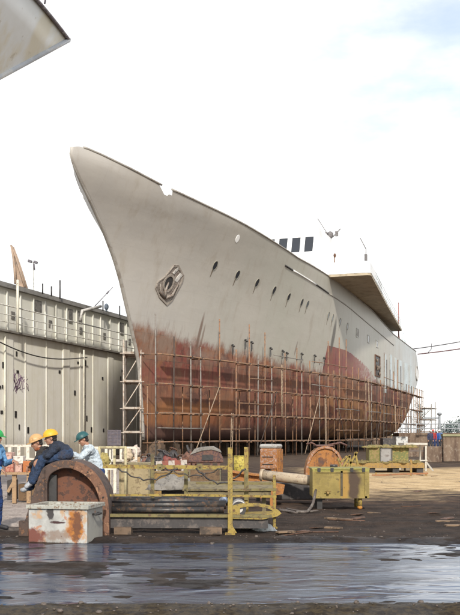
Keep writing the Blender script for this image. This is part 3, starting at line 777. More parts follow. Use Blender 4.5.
# bracket holes, drain stubs and brackets
for i in range(38):
    q = rw.uniform(-4, 32); z = rw.choice([7.9, 6.7, 5.1, 3.4, 2.2]) + rw.uniform(-.25, .25)
    m = MB(); m.box((q, .58, z), (rw.uniform(.12, .3), .06, rw.uniform(.18, .5))); m.done('drain_hole', DARK, wall, local=True)
m = MB(); m.tube([wl(-3 + i * 1.0, -.2, 9.0 - 1.0 * math.sin(PI * min(1, i / 17)) * .9 - i * .04) for i in range(18)], .045, 6); m.done('slung_cable', DARK, wall, local=True)
m = MB()
m.tube([wl(1.5, -.5, 8.9), wl(1.5, -.5, 0)], .07, 6); m.tube([wl(13.4, -.2, 8.9), wl(13.4, -.2, .1)], .07, 6)
m.done('down_pipe', RIB, wall, local=True)
# purple scribble on the plating
PURP = worn('purple_paint', (.20, .12, .20), (.28, .22, .24), scale=5)
m = MB(); r_ = random.Random(3); pt = []
for i in range(44):
    t_ = i / 43; pt.append(wl(1.9 + 3.0 * t_ + .45 * math.sin(i * 1.9), -.6, 5.6 + 1.0 * math.sin(i * 1.35) * (1 - .5 * t_) + r_.uniform(-.25, .25)))
m.tube(pt, .06, 4); m.tube([wl(1.8, -.6, 6.3), wl(2.3, -.6, 4.6), wl(2.9, -.6, 6.6), wl(3.2, -.6, 4.8), wl(3.9, -.6, 6.2)], .08, 4)
for v in m.bm.verts: v.co.y = .6 - .014 * (1 if v.co.y < .6 else -1)
m.done('paint_scribble', PURP, wall, local=True)
for px, h in ((13.5, 2.4), (67, 1.6), (34, .6), (49, .7), (58, .8)):
    q = None
    # positions along the wall top
S_ON = {13.5: 2.0, 67: 9.6, 49: 6.8, 58: 8.2}
m = MB(); m.tube([wl(1.9, .3, 9.2), wl(1.9, .3, 13.0)], .10, 8); m.done('lamp_pole', RIB, wall, local=True)
for q, h in ((9.6, 1.5), (6.8, .8), (8.2, .8), (17.5, .9), (21, .9)):
    m = MB(); m.tube([wl(q, -.4, 12.7), wl(q, -.4, 12.7 + h)], .06, 6); m.done('coping_post', DARK, wall, local=True)
m = MB(); m.tube([wl(12.0, .2, 11.2), wl(12.1, .3, 12.0), wl(15.0, .6, 12.75)], .13, 8); m.done('davit_pipe', worn('pale_steel', (.55, .53, .5)), wall, local=True)
m = MB(); m.tube([wl(18.2, -.4, 12.7), wl(18.2, -.4, 13.0)], .08, 6); m.ell(wl(18.2, -.4, 13.15), (.22, .2, .3)); m.done('bollard_head', worn('blue_grey', (.12, .15, .19)), wall, local=True)

# curved crane jib and floodlight beyond the coping
cj = gnd(18, 80)
t = thing('crane_jib', 'tan tapering crane jib leaning up above the dock wall', 'crane', cj)
m = MB()
L_ = [at(15.5, 284, 80), at(14.6, 268, 80), at(13, 255, 80), at(10.8, 245, 80)]; R_ = [at(25, 287, 80), at(20.5, 272, 80), at(16, 258, 80), at(11.6, 245.3, 80)]
for dy in (0, .7):
    m.tube([p + Vector((0, dy, 0)) for p in L_], [.13, .12, .10, .06], 6); m.tube([p + Vector((0, dy, 0)) for p in R_], [.11, .1, .08, .05], 6)
JIB = worn('jib_tan', (.36, .26, .19), (.26, .2, .16), scale=1.5)
m.done('chord', JIB, t)
m = MB(); pl = L_ + R_[::-1]
A = [m.bm.verts.new(p + Vector((0, .2, 0))) for p in pl]; B = [m.bm.verts.new(p + Vector((0, .5, 0))) for p in pl]
n_ = len(pl)
for i in range(n_): m._face([A[i], A[(i + 1) % n_], B[(i + 1) % n_], B[i]])
for i in range(3):
    j = n_ - 1 - i
    for V in (A, B): m._face([V[i], V[i + 1], V[j - 1], V[j]])
m.done('plating', JIB, t)
m = MB(); c_ = (L_[0] + R_[0]) / 2; m.tube([Vector((c_.x, c_.y + .3, 0)), Vector((c_.x, c_.y + .3, c_.z))], .4, 10); m.done('column', JIB, t)
t = thing('floodlight_mast', 'thin mast with two dark floodlights above the dock wall', 'floodlight', gnd(33.4, 78))
m = MB(); m.tube([gnd(33.4, 78), at(33.4, 263, 78)], .05, 6); m.tube([at(30, 262.5, 78), at(36.5, 262.5, 78)], .03, 6); m.done('pole', worn('mast_grey', (.42, .42, .4)), t)
for px, py in ((30, 261.3), (35.6, 262.3)):
    m = MB(); m.box(at(px, py, 78), (.32, .3, .2), Matrix.Rotation(.3, 3, 'Y'), .03); m.done('lamp_head', worn('lamp_slate', (.13, .12, .14)), t)
m = MB(); m.tube([at(33.8, 264, 78), at(34.3, 270, 78)], .08, 6); m.done('ballast_box', worn('lamp_slate', (.13, .12, .14)), t)
t = thing('derrick', 'slender derrick boom slanting up beyond the dock wall near the bow', 'derrick', gnd(94, 92))
m = MB(); m.tube([gnd(94, 92), at(94, 308, 92)], .12, 8); m.done('post', RIB, t)
m = MB(); m.tube([at(94, 307, 92), at(113, 287, 92)], [.05, .03], 6); m.tube([at(106.5, 294, 92), at(109, 291, 92)], .08, 6); m.done('boom', worn('lamp_slate', (.13, .12, .14)), t)

# ------------------------------------------------------------------ second ship overhead on the left: only its raked bow is in view
B0 = Vector((-4.19, 25, 0)); BA = math.radians(36.5); BD = Vector((math.sin(BA), math.cos(BA), 0)); BN = Vector((math.cos(BA), -math.sin(BA), 0))
wship = thing('white_ship', 'raked white bow of another ship jutting over the yard at the top left', 'ship', (B0.x, B0.y, 0), 0)
def bpt(t, w_, z): return B0 + BD * (-t) + BN * w_ + Vector((0, 0, z))      # t metres aft of the tip
def wdeck(t): return 12.02 + .012 * t
def wstem(z): return (12.02 - z) * 1.38 if z > 7 else 6.93 + (7 - z) * .55
def whb(t, z):
    x = max(0, t - wstem(z)); Bm = 3.7 * (.9 + .1 * min(1, z / 8)) if z > 2 else 3.7 * .9 * math.sqrt(max(0, 1 - ((2 - z) / 1.4) ** 2) * .75 + .25)
    return Bm * (1 - (1 - min(1, x / (13 + (12 - z) * .6))) ** 1.9)
m = MB(); G = {}
NTt, NZz = 90, 20
for i in range(NTt + 1):
    for j in range(NZz + 1):
        v = j / NZz; q = (i / NTt) ** 1.6
        z = .9 + (12.02 - .9) * v; t_ = wstem(z) + (46 - wstem(z)) * q
        if v == 1: z = wdeck(t_)
        hb = whb(t_, min(z, 12.0)) if i else 0
        for sd in (-1, 1): G[i, j, sd] = m.bm.verts.new(bpt(t_, sd * hb, z))
for i in range(NTt):
    for j in range(NZz):
        for sd in (-1, 1):
            f_ = m._face([G[i, j, sd], G[i + 1, j, sd], G[i + 1, j + 1, sd], G[i, j + 1, sd]])
            if f_: f_.smooth = True
    m._face([G[i, NZz, -1], G[i, NZz, 1], G[i + 1, NZz, 1], G[i + 1, NZz, -1]])
bmesh.ops.remove_doubles(m.bm, verts=m.bm.verts[:], dist=.002)
k = NT('white_hull'); mid = k.noise(.5, 6, .65); stk = k.noise(.9, 5, .6, k.map((1, 1, .2)))
c = k.mix(k.ramp(mid, .35, .65), (.76, .77, .75), (.84, .86, .86)); c = k.mix(k.ramp(stk, .42, .62, 0, .8), c, (.72, .66, .50))
c = k.mix(k.ramp(k.noise(3, 5), .62, .7, 0, .4), c, (.4, .34, .24))
k.bump(k.noise(.8, 3), .15, .05); m.done('hull', k.fin(c, .45), wship)
m = MB()
for sd in (-1, 1): m.tube([bpt(t_, sd * (whb(t_, 12.0) + .02), wdeck(t_) - .02) for t_ in [.05 * i ** 2 for i in range(31)]], .042, 6)
m.done('rubbing_rail', worn('fender_dark', (.16, .14, .16), (.3, .28, .28), scale=3), wship)
m = MB()
m.tube([bpt(wstem(z) - .01, 0, z) for z in [12 - .5 * i for i in range(22)]], .07, 8); m.done('stem_bar', worn('stem_blue', (.5, .53, .57), (.66, .66, .64), scale=1), wship)
m = MB(); zt_ = [11.95 - .42 * i for i in range(8)]
m.tube([bpt(2.6 + .55 * i + (.0), whb(2.6 + .55 * i, 11.97 - .13 * i) + .01, 11.97 - .13 * i) for i in range(6)], .03, 6)
sl_ = [(3.9 - .06 * i, 12.0 - .27 * i) for i in range(9)]
m.tube([bpt(t_, whb(t_, z) + .008, z) for t_, z in sl_ if t_ > wstem(z) + .02], .022, 6); m.done('plate_seam', worn('seam_brown', (.25, .17, .1)), wship)
m = MB(); m.tube([bpt(1.75, .98, 12.05), bpt(1.6, 1.0, 12.75), bpt(1.2, .95, 13.0)], .025, 6)
m.done('bow_rail', worn('lamp_slate', (.13, .12, .14)), wship)
m = MB()
for i in range(5):
    m.box(bpt(16 + i * 6, 0, .45), (1.4, .9, .9), -BA)
m.done('cradle', KB, wship)

# ------------------------------------------------------------------ right-hand edge of the yard
BRN = NT('stained_concrete'); stk = BRN.noise(.9, 6, .65, BRN.map((1.6, 1.6, .25))); fin = BRN.noise(4, 6, .7)
c = BRN.mix(BRN.ramp(stk, .35, .6), (.075, .045, .032), (.19, .135, .095)); c = BRN.mix(BRN.ramp(fin, .5, .7, 0, .7), c, (.32, .27, .21)); BRN.bump(fin, .4, .03); BRN = BRN.fin(c, .9)
t = thing('quay_wall', 'low brown stained concrete wall at the right edge behind the dirt yard', 'wall', gnd(500, 61))
m = MB()
m.box((12.95, 61.3, .5), (1.1, .5, 1.0), None, .03)
for i in range(9):
    x = 13.55 + i * 2.4; m.box((x + 1.16, 61.2, .85), (2.32, .5, 1.62), None, .03)
m.done('wall', BRN, t)
m = MB(); m.box((24.3, 61.2, 1.72), (21.6, .7, .14)); m.done('coping', worn('mossy_coping', (.24, .23, .13), (.14, .12, .08), scale=1.5), t)
t = thing('pier', 'long low pier with a pale railing beyond the brown wall', 'pier', gnd(500, 110))
m = MB(); m.box((34, 110, 1.0), (30, 4, 2.0)); m.done('pier_deck', BRN, t)
m = MB()
for z in (2.5, 3.0): m.tube([Vector((19.2, 108.2, z)), Vector((49, 108.2, z))], .05, 6)
m.done('rail', worn('pier_rail', (.45, .48, .52)), t)
for i in range(14):
    m = MB(); x = 19.4 + i * 1.6; m.tube([Vector((x, 108.2, 2)), Vector((x, 108.2, 3.05))], .06, 6); m.done('rail_post', worn('pier_rail', (.45, .48, .52)), t)
t = thing('added_quay', 'long dark quay wall added far behind the ship to hide the bright sea', 'wall', gnd(300, 176))  # added dark wall, blocks the bright sea showing under the stern
m = MB(); m.box((-3, 176, .9), (78, 3, 1.8)); m.done('wall', BRN, t)
m = MB(); m.box((-3, 174.6, 1.82), (78, .6, .16)); m.done('coping', worn('mossy_coping', (.24, .23, .13)), t)
t = thing('lamp_post', 'grey lamp post with a level arm beyond the brown wall by the stern', 'lamp post', gnd(439.5, 105))
m = MB(); m.tube([gnd(439.5, 105), at(439.5, 414.5, 105)], [.16, .12], 8); m.done('post', worn('post_grey', (.26, .28, .30)), t)
m = MB(); m.tube([at(439.5, 418, 105), at(424, 418, 105)], .07, 6); m.done('arm', worn('post_grey', (.26, .28, .30)), t)
m = MB(); m.ell(at(439.5, 414, 105), (.28, .28, .16)); m.box(at(424.6, 418.6, 105), (.4, .25, .16)); m.done('lamp_head', worn('post_grey', (.26, .28, .30)), t)
# mooring lines from the stern to a post out on the right
ml = thing('mooring_mast', 'steel mooring mast that takes the stern lines of the grey ship', 'mast', gnd(540, 140))
ml['label'] = 'steel mooring mast at the far right taking the stern lines'
m = MB(); m.tube([gnd(540, 140), at(540, 318, 140)], [.4, .25], 10); m.done('post', worn('post_grey', (.26, .28, .30)), ml)
m = MB(); m.box(at(540, 318, 140), (1.2, 1.2, .3)); m.done('cap', worn('post_grey', (.26, .28, .30)), ml)
for nm, lab, (a_, b_), rr, mt in (('mooring_line', 'upper of the two stern lines running off to the right', ((413, 349.0), (540, 321)), .07, (.07, .065, .075)), ('mooring_line', 'lower, redder of the two stern lines running off to the right', ((417.5, 354.2), (540, 330)), .085, (.14, .07, .075))):
    A_ = at(a_[0], a_[1], 144); B_ = at(b_[0], b_[1], 140); m = MB()
    m.tube([A_.lerp(B_, i / 12) - Vector((0, 0, .5 * math.sin(PI * i / 12))) for i in range(13)], rr, 6)
    tag(m.done(nm, worn(nm + str(rr), mt, scale=4)), lab, 'rope', 'stern mooring lines')
m = MB(); m.tube([at(431.7, 343.4, 143.2), at(431.2, 349.2, 143.2), at(428, 352.6, 143.2)], .05, 6); tag(m.done('rope_hanger', worn('mooring_line0.07', (.07, .065, .075))), 'short slack rope tying the two stern lines together', 'rope')

# pontoon stage with green boxes and white table frame, right middle
d0 = 44.
t = thing('landing_stage', 'low ochre plank stage with a weedy edge right of the yellow tank', 'stage', gnd(388, d0))
OCH = worn('ochre_plank', (.24, .155, .07), (.10, .07, .045), (.30, .19, .06), scale=2.2, rough=.9)
m = MB(); a_ = at(346, 469, d0); b_ = at(424, 469, d0); m.box(((a_.x + b_.x) / 2, d0 + 1.2, .33), (b_.x - a_.x, 2.6, .22)); m.done('deck', OCH, t)
m = MB()
for px in (349, 372, 396, 420): m.box((gnd(px, d0).x, d0 + .8, .11), (.3, 1.6, .22))
m.done('skid', DARK, t)
m = MB(); a_ = at(350, 463.5, d0); b_ = at(420, 463.5, d0)
for i in range(70):
    q = random.random(); m.lump(a_.lerp(b_, q) + Vector((0, random.uniform(-.1, 1), -.02 + random.uniform(0, .08))), (random.uniform(.08, .22), .15, random.uniform(.04, .13)), .5, 2, i, n=8, m=6)
m.done('weed', worn('weed', (.17, .13, .045), (.22, .17, .05), scale=5), t)
GRN = worn('moss_green', (.17, .155, .045), (.09, .07, .03), (.24, .18, .08), scale=2.5, rough=.85)
def crate(px0, px1, py0, py1, d, dep, mat, label, cat='crate', name='crate', group=None, slats=True, rot=0.):
    a_, b_ = at(px0, py1, d), at(px1, py0, d); w_, h_ = b_.x - a_.x, b_.z - a_.z
    T = thing(name, label, cat, ((a_.x + b_.x) / 2, d + dep / 2, a_.z), rot, group)
    m = MB(); m.box((0, 0, h_ / 2), (w_ * .97, dep * .97, h_ * .98), None, .012); m.done('body', mat, T, local=True)
    if slats:
        m = MB(); e = .045 * max(.6, h_)
        for x in (-1, 1):
            for y in (-1, 1): m.box((x * (w_ / 2 - e / 2), y * (dep / 2 - e / 2), h_ / 2), (e, e, h_))
        for z in (e / 2, h_ - e / 2):
            for y in (-1, 1): m.box((0, y * (dep / 2 - e / 2 - .003), z), (w_ - 2 * e, e, e))
        m.done('batten', worn(mat.name + '_batten', tuple(min(1, c * .7) for c in mat_base.get(mat.name, (.2, .17, .1))), scale=4), T, local=True)
    return T
mat_base = {'moss_green': (.2, .2, .06), 'ochre_plank': (.28, .2, .1)}
GREYB = worn('grey_panel', (.27, .26, .25), (.16, .14, .13), scale=2); mat_base['grey_panel'] = (.27, .26, .25)
crate(369, 380, 446.5, 464, 44.4, 1.0, GRN, 'small mossy green box at the left end of the plank stage', 'box', 'storage_box')
crate(380.5, 391.5, 448.5, 464, 44.3, .9, GREYB, 'grey box standing between two mossy boxes on the plank stage', 'box', 'storage_box')
crate(392, 409, 447, 464, 44.5, 1.0, worn('yellow_moss', (.27, .20, .055), (.13, .09, .04), (.14, .15, .05), scale=3), 'wide yellow green box at the right end of the plank stage', 'box', 'storage_box')
m = MB()
for i in range(60):
    m.lump(at(random.uniform(365, 412), 446.5, 44.8) + Vector((0, random.uniform(-.4, .5), -.05)), (random.uniform(.1, .3), .2, random.uniform(.04, .14)), .5, 2, i + 90, n=8, m=6)
tag(m.done('moss_heap', GRN), 'green mossy netting heaped over the boxes on the plank stage', 'netting')
t = thing('trestle_table', 'white metal trestle frame standing right of the mossy boxes', 'table', gnd(417, 47))
PW = worn('pale_white', (.48, .46, .41), (.42, .38, .32), scale=3)
a_, b_ = at(404, 444, 46), at(427.5, 444, 46)
m = MB(); m.box(((a_.x + b_.x) / 2, 46.8, a_.z), (b_.x - a_.x, 1.6, .09)); m.done('tabletop', PW, t)
for x, y in ((a_.x + .06, 46.1), (b_.x - .06, 46.1), (a_.x + .06, 47.5), (b_.x - .06, 47.5)):
    m = MB(); m.bar((x, y, 0), (x, y, a_.z), .08); m.done('leg', PW, t)
m = MB(); m.bar((a_.x, 46.06, .5), (b_.x, 46.06, .5), .06); m.bar((b_.x - .06, 46.1, .45), (b_.x + .25, 45.9, .0), .06); m.done('stretcher', PW, t)
t = thing('barrier_rail', 'low brown barrier rail on short posts in front of the plank stage', 'barrier', gnd(400, 40.6))
m = MB(); m.bar(at(372, 475.3, 40.6), at(428, 473.2, 40.6), .09, .07); m.done('rail', worn('rail_orange', (.27, .12, .05), (.16, .09, .05), scale=3), t)
for px in (376, 411, 426):
    m = MB(); m.bar(gnd(px, 40.6), at(px, 459.5 if px == 411 else 472.5, 40.6), .08); m.done('post', OCH, t)
SCRAPD = worn('scrap_dark', (.05, .045, .045), (.12, .10, .09), scale=3)
crate(396, 408, 436.5, 447.5, 75, 1.8, worn('white_cabinet', (.5, .5, .48), (.08, .08, .08), scale=.9), 'white cabinet with dark stains in the shadow under the stern', 'cabinet', 'cabinet', slats=False)
crate(383, 394, 438, 449, 78, 1.6, SCRAPD, 'dark machine box in the shadow under the ship near the stern', 'box', 'machine_box', slats=False)
# trees far off
def tree(name, label, base, h, crown, colr, bare=False, group=None, n=1500, leaf=.35, seed=1, cat='tree'):
    r = random.Random(seed); T = thing(name, label, cat, base, 0, group)
    m = MB(); m.tube([base, base + Vector((.1, 0, h * .5)), base + Vector((.05, 0, h * (.95 if bare else .75)))], [h * .022, h * .014, h * .005], 7)
    tips = []
    for i in range(26 if bare else 12):
        z = h * r.uniform(.3, .9); a = r.uniform(0, 2 * PI); L_ = crown * r.uniform(.5, 1) * (1.15 - z / h * .7)
        p0 = base + Vector((.08, 0, z)); p1 = p0 + Vector((math.cos(a) * L_ * .55, math.sin(a) * L_ * .55, L_ * .3)); p2 = p0 + Vector((math.cos(a) * L_, math.sin(a) * L_, L_ * .75))
        m.tube([p0, p1, p2], [h * .007, h * .005, h * .002], 5); tips += [p1, p2]
        if bare:
            for q in range(4):
                v = Vector((r.uniform(-1, 1), r.uniform(-1, 1), r.uniform(0, 1))) * L_ * .5; s_ = p0.lerp(p2, r.uniform(.4, 1)); m.tube([s_, s_ + v], [h * .003, h * .0015], 4)
    m.done('trunk', colr[0], T)
    m = MB()
    for i in range(n):
        c_ = r.choice(tips) + Vector((r.gauss(0, 1), r.gauss(0, 1), r.gauss(0, .8))) * crown * .2
        a = Vector((r.uniform(-1, 1), r.uniform(-1, 1), r.uniform(-.6, .6))).normalized(); b = a.cross(Vector((r.uniform(-1, 1), r.uniform(-1, 1), r.uniform(-1, 1)))).normalized(); q = leaf * r.uniform(.5, 1.2)
        m.quad(c_ - a * q, c_ + b * q * .6, c_ + a * q, c_ - b * q * .6)
    m.done('crown', colr[1], T); return T
BARK = worn('bark_pale', (.30, .31, .31), (.2, .2, .2)); LEAFP = worn('leaf_haze', (.20, .24, .23), (.14, .17, .16), scale=.7)
tree('bare_tree', 'thin pale nearly bare tree beyond the stern of the grey ship', gnd(418.5, 175), 8.2, 2.1, (BARK, LEAFP), True, n=260, leaf=.14, seed=5)
for i, (px, d, h, cw) in enumerate(((447, 330, 4.6, 3.6), (456, 345, 6.0, 4.6), (468, 335, 6.6, 4.8), (482, 350, 5.5, 4.4))):
    tree('shore_tree', ['small grey green tree, left end of the far shore trees', 'taller round grey green tree on the far shore at the right edge', 'grey green tree on the far shore just past the right edge', 'grey green tree on the far shore outside the frame'][i], gnd(px, d), h, cw, (BARK, LEAFP), False, 'trees on the far shore', n=500, leaf=.5, seed=20 + i)
# ------------------------------------------------------------------ foreground machinery
# painted steel trough box
k = NT('peeling_box'); n1 = k.noise(3, 6, .65); n2 = k.noise(9, 6, .7); X, Y, Z = k.xyz()
c = k.mix(k.ramp(n1, .38, .62), (.30, .295, .28), (.43, .43, .41))
c = k.mix(k.ramp(k.noise(2.2, 4, .6, k.map((1, 1, 1), (3, 1, 2))), .54, .60, 0, .9), c, (.44, .28, .16))
c = k.mix(k.ramp(k.noise(5, 5, .6, k.map((1, 1, 1), (9, 4, 2))), .60, .64, 0, .9), c, (.40, .20, .12))
c = k.mix(k.blob((-.42, -.4, .1), (.2, .5, .14), .3, .5, 9), c, (.16, .055, .04))
c = k.mix(k.math('MULTIPLY', k.blob((.02, -.4, .12), (.16, .5, .10), .3, .6, 8), .8), c, (.22, .16, .125))
c = k.mix(k.blob((.30, -.42, .26), (.13, .5, .30), .22, .55, 6), c, k.mix(k.ramp(n2, .4, .6), (.40, .16, .03), (.28, .10, .03)))
c = k.mix(k.math('MULTIPLY', k.blob((.32, -.42, .3), (.075, .5, .22), .3, .9, 14), .85), c, (.11, .045, .025))
c = k.mix(k.math('MULTIPLY', k.ramp(X, .485, .495), k.ramp(n1, .3, .6)), c, (.27, .255, .20))
c = k.mix(k.blob((-.12, -.4, .47), (.05, .5, .10), .25, .8, 11), c, (.05, .045, .045))
c = k.mix(k.blob((.05, -.4, .33), (.13, .5, .018), .4, .9, 6), c, (.05, .02, .02))
c = k.mix(k.ramp(n2, .63, .67, 0, .85), c, (.10, .055, .04))
c = k.mix(k.math('MULTIPLY', k.ramp(k.noise(11, 4, .6, k.map((1, 1, .10))), .57, .66, 0, .6), k.ramp(Z, .05, .5)), c, (.22, .11, .05))
c = k.mix(k.math('MULTIPLY', k.ramp(k.math('MULTIPLY_ADD', n2, .12, Z), .09, .05), .8), c, (.05, .03, .025))
k.bump(n2, .3, .01)
PEEL = k.fin(c, .55)
bx = thing('steel_trough', 'peeling white steel trough box with an orange rust patch standing in the puddle', 'trough', (-2.68, 15.72, -.02), math.radians(-10))
m = MB(); W_, D_, H_ = .98, .82, .575
m.ring([(-W_ / 2, -D_ / 2), (W_ / 2, -D_ / 2), (W_ / 2, D_ / 2), (-W_ / 2, D_ / 2)], [(-W_ / 2 + .03, -D_ / 2 + .03), (W_ / 2 - .03, -D_ / 2 + .03), (W_ / 2 - .03, D_ / 2 - .03), (-W_ / 2 + .03, D_ / 2 - .03)], 0, H_ - .03, lambda q, z: Vector((q[0], q[1], z)))
m.done('body', PEEL, bx, local=True, bevel=.012)
m = MB(); m.box((0, 0, .34), (W_ - .07, D_ - .07, .03)); m.done('floor_plate', RUSTD, bx, local=True)
RIM = worn('rim_grey', (.36, .36, .32), (.22, .18, .14), (.17, .09, .05), scale=6, rustamt=.42)
m = MB(); o_, i_ = .035, .05
m.ring([(-W_ / 2 - o_, -D_ / 2 - o_), (W_ / 2 + o_, -D_ / 2 - o_), (W_ / 2 + o_, D_ / 2 + o_), (-W_ / 2 - o_, D_ / 2 + o_)], [(-W_ / 2 + i_, -D_ / 2 + i_), (W_ / 2 - i_, -D_ / 2 + i_), (W_ / 2 - i_, D_ / 2 - i_), (-W_ / 2 + i_, D_ / 2 - i_)], H_ - .03, H_ + .035, lambda q, z: Vector((q[0], q[1], z)))
m.done('rim', RIM, bx, local=True, bevel=.008)
m = MB(); m.tube([(.5, -.15, .45), (.56, -.15, .45), (.56, .1, .45), (.5, .1, .45)], .02, 6); m.done('handle', DARK, bx, local=True)
m = MB(); m.ell((.02, -D_ / 2 - .02, H_ + .05), (.05, .02, .035)); m.box((.02, -D_ / 2 - .01, H_ + .04), (.16, .05, .02)); m.done('rim_bolt', RIM, bx, local=True)

# rusty arched drum housing the workers sit on
HB = worn('housing_brown', (.085, .055, .044), (.045, .032, .028), (.18, .095, .055), scale=3, rough=.8, rustamt=.42)
HR = worn('housing_rust', (.17, .085, .052), (.085, .045, .03), (.27, .15, .09), scale=4, rough=.8, rustamt=.45)
PLT = worn('inner_rust_plate', (.095, .045, .032), (.05, .028, .022), (.15, .065, .04), scale=2.2, rough=.85, streak=True)
hs = thing('drum_housing', 'large rusty arched drum housing behind the peeling white trough', 'machine housing', (-2.75, 16.75, 0))
outer = [(-.80, 0), (-.74, .25), (-.60, .70), (-.47, 1.08), (-.36, 1.20), (-.15, 1.275), (.05, 1.275), (.22, 1.235), (.38, 1.14), (.50, 1.02), (.60, .86), (.66, .68), (.69, .45), (.70, 0)]
inner = [(-.36, .0), (-.36, .25), (-.36, .55), (-.36, .85), (-.31, 1.03), (-.14, 1.13), (.02, 1.14), (.16, 1.10), (.29, 1.02), (.39, .92), (.47, .79), (.53, .62), (.555, .42), (.56, 0)]
def smooth_line(p, n=4):
    o_ = []
    for i in range(len(p) - 1):
        a, b, c, d = (Vector(p[max(i - 1, 0)]), Vector(p[i]), Vector(p[i + 1]), Vector(p[min(i + 2, len(p) - 1)]))
        for j in range(n):
            t_ = j / n; v = .5 * ((2 * b) + (c - a) * t_ + (2 * a - 5 * b + 4 * c - d) * t_ * t_ + (3 * b - a - 3 * c + d) * t_ ** 3); o_.append((v.x, v.y))
    return o_ + [tuple(p[-1])]
out_s, inn_s = smooth_line(outer), smooth_line(inner)
m = MB(); m.ring(out_s, inn_s, -.42, .45, lambda q, y: Vector((q[0], y, q[1]))); m.done('arch_shell', HB, hs, local=True, bevel=.012)
fo = out_s[26:]; fi = inn_s[26:]
m = MB(); n_ = len(fo)
V = [[m.bm.verts.new((q[0], y, q[1])) for q in pl] for pl in (fo, fi) for y in (-.45, -.415)]
for i in range(n_ - 1):
    for a_, b_ in ((0, 2), (1, 3), (0, 1), (2, 3)): m._face([V[a_][i], V[a_][i + 1], V[b_][i + 1], V[b_][i]])
m.done('face_flange', HR, hs, local=True)
m = MB(); m.prism(inn_s, -.18, -.14, lambda q, y: Vector((q[0] * 1.01, y, q[1] * 1.01 - .002))); m.done('back_plate', PLT, hs, local=True)
m = MB(); m.box((-.29, -.24, .52), (.14, .1, 1.02)); m.done('upright', DARK, hs, local=True, bevel=.01)
for x, z0, z1 in ((.22, .05, .30),):
    m = MB(); m.box((x, -.195, (z0 + z1) / 2), (.035, .03, z1 - z0)); m.done('stiffener', PLT, hs, local=True)
m = MB()
for i in (1, 4):
    q = Vector(outer[7 + i] if i < 6 else (.69, .2)).lerp(Vector(inner[7 + i] if i < 6 else (.56, .2)), .5)
    m.ell((q.x, -.452, q.y), (.016, .012, .016))
m.done('flange_bolt', DARK, hs, local=True)
m = MB(); m.box((-.42, -.44, .62), (.05, .03, 1.0), Matrix.Rotation(.0, 3, 'Y')); m.box((-.76, -.35, .12), (.16, .18, .25)); m.done('side_bracket', HB, hs, local=True)

# gangway section on dark pipes
YEL = worn('dull_yellow', (.29, .21, .045), (.14, .10, .04), (.13, .065, .03), scale=5, rough=.65, rustamt=.44, dirtamt=.5)
OLV = worn('olive_steel', (.17, .14, .055), (.08, .065, .035), (.12, .07, .04), scale=3, rough=.7, rustamt=.42)
BLK = worn('black_pipe', (.03, .028, .028), (.075, .055, .042), (.11, .06, .035), scale=3, rough=.45, rustamt=.42)
gw = thing('gangway_frame', 'dull yellow gangway frame with tall posts lying in front of the machinery', 'gangway', gnd(190, 17))
DGW = 16.5
m = MB(); m.bar(at(104, 515.3, DGW), at(272, 516.0, DGW), .10, .05); m.done('side_beam', OLV, gw)
m = MB(); m.bar(at(104, 522, DGW + .03), at(268, 522.5, DGW + .03), .03, .2); m.done('beam_web', SCRAPD, gw)
m = MB(); m.bar(at(106, 514, 17.6), at(268, 514.5, 17.6), .10, .05); m.bar(at(106, 519, 17.63), at(268, 519.5, 17.63), .03, .22); m.done('side_beam', OLV, gw)
m = MB(); m.bar(at(115, 530.2, DGW), at(132, 530.2, DGW), .3, .12); m.done('skid_block', KB, gw)
m = MB(); m.bar(at(200, 530.2, DGW), at(222, 530.2, DGW), .3, .12); m.done('skid_block', KB, gw)
for px, py, d, w_ in ((230.2, 447.5, DGW - .06, .085), (246.2, 447, 17.45, .08), (274.3, 475, 17.5, .055)):
    m = MB(); m.bar(gnd(px, d), at(px, py, d), w_, w_ * .9); o = m.done('post', YEL, gw, bevel=.006)
    m = MB(); p = gnd(px, d); m.box((p.x, p.y, .02), (w_ * 2, w_ * 2, .03)); m.done('base_plate', YEL, o)
m = MB(); m.bar(at(103, 466.3, DGW + .1), at(230, 467.6, DGW + .02), .06, .065); m.done('top_rail', YEL, gw)
m = MB(); m.bar(at(188, 495, DGW + .1), at(276, 496.5, DGW + .6), .05, .04); m.bar(at(110, 495.2, DGW + .1), at(188, 495, DGW + .1), .05, .035); m.done('middle_rail', YEL, gw)
m = MB(); m.bar(at(230, 490, 17.2), at(276, 489.5, 17.5), .05, .045); m.done('middle_rail', OLV, gw)
m = MB(); m.bar(at(196, 483, 17.9), at(276, 483.6, 17.9), .05, .045); m.done('middle_rail', OLV, gw)
for px, y0, y1, d in ((152.5, 454, 498, 17.0), (186, 468, 494, 17.0), (246.3, 470, 500, 17.4)):
    m = MB(); m.bar(at(px, y1, d), at(px, y0, d), .065, .05); m.done('rail_post', OLV, gw)
for px, py, d in ((230, 532, DGW - .1), (246, 525, 17.4)):
    m = MB(); m.prism([(px + 2, py + 1), (px + 7, py + 1), (px + 2, py - 7)], 0, .02, lambda q, y: at(q[0], q[1], d) + Vector((0, y, 0))); m.done('gusset', YEL, gw)
for px in (160, 200, 230):                                                # clamps and bolts on the rail
    m = MB(); m.box(at(px, 467, DGW + .05), (.09, .1, .11)); m.tube([at(px, 466.5, DGW - .03), at(px, 466.5, DGW + .1)], .018, 6); m.done('rail_clamp', OLV, gw)
for x0, x1, sg, r in ((118, 178, .20, .014), (165, 222, .13, .012), (196, 246, .26, .016)):
    m = MB(); a_, b_ = at(x0, 468, DGW + .02), at(x1, 468, DGW + .02)
    m.tube([a_.lerp(b_, i / 14) - Vector((0, .04 + .02 * math.sin(i), sg * math.sin(PI * i / 14) + .02 * math.sin(i * 2.3))) for i in range(15)], r, 6); m.done('slack_cable', BLK, gw)
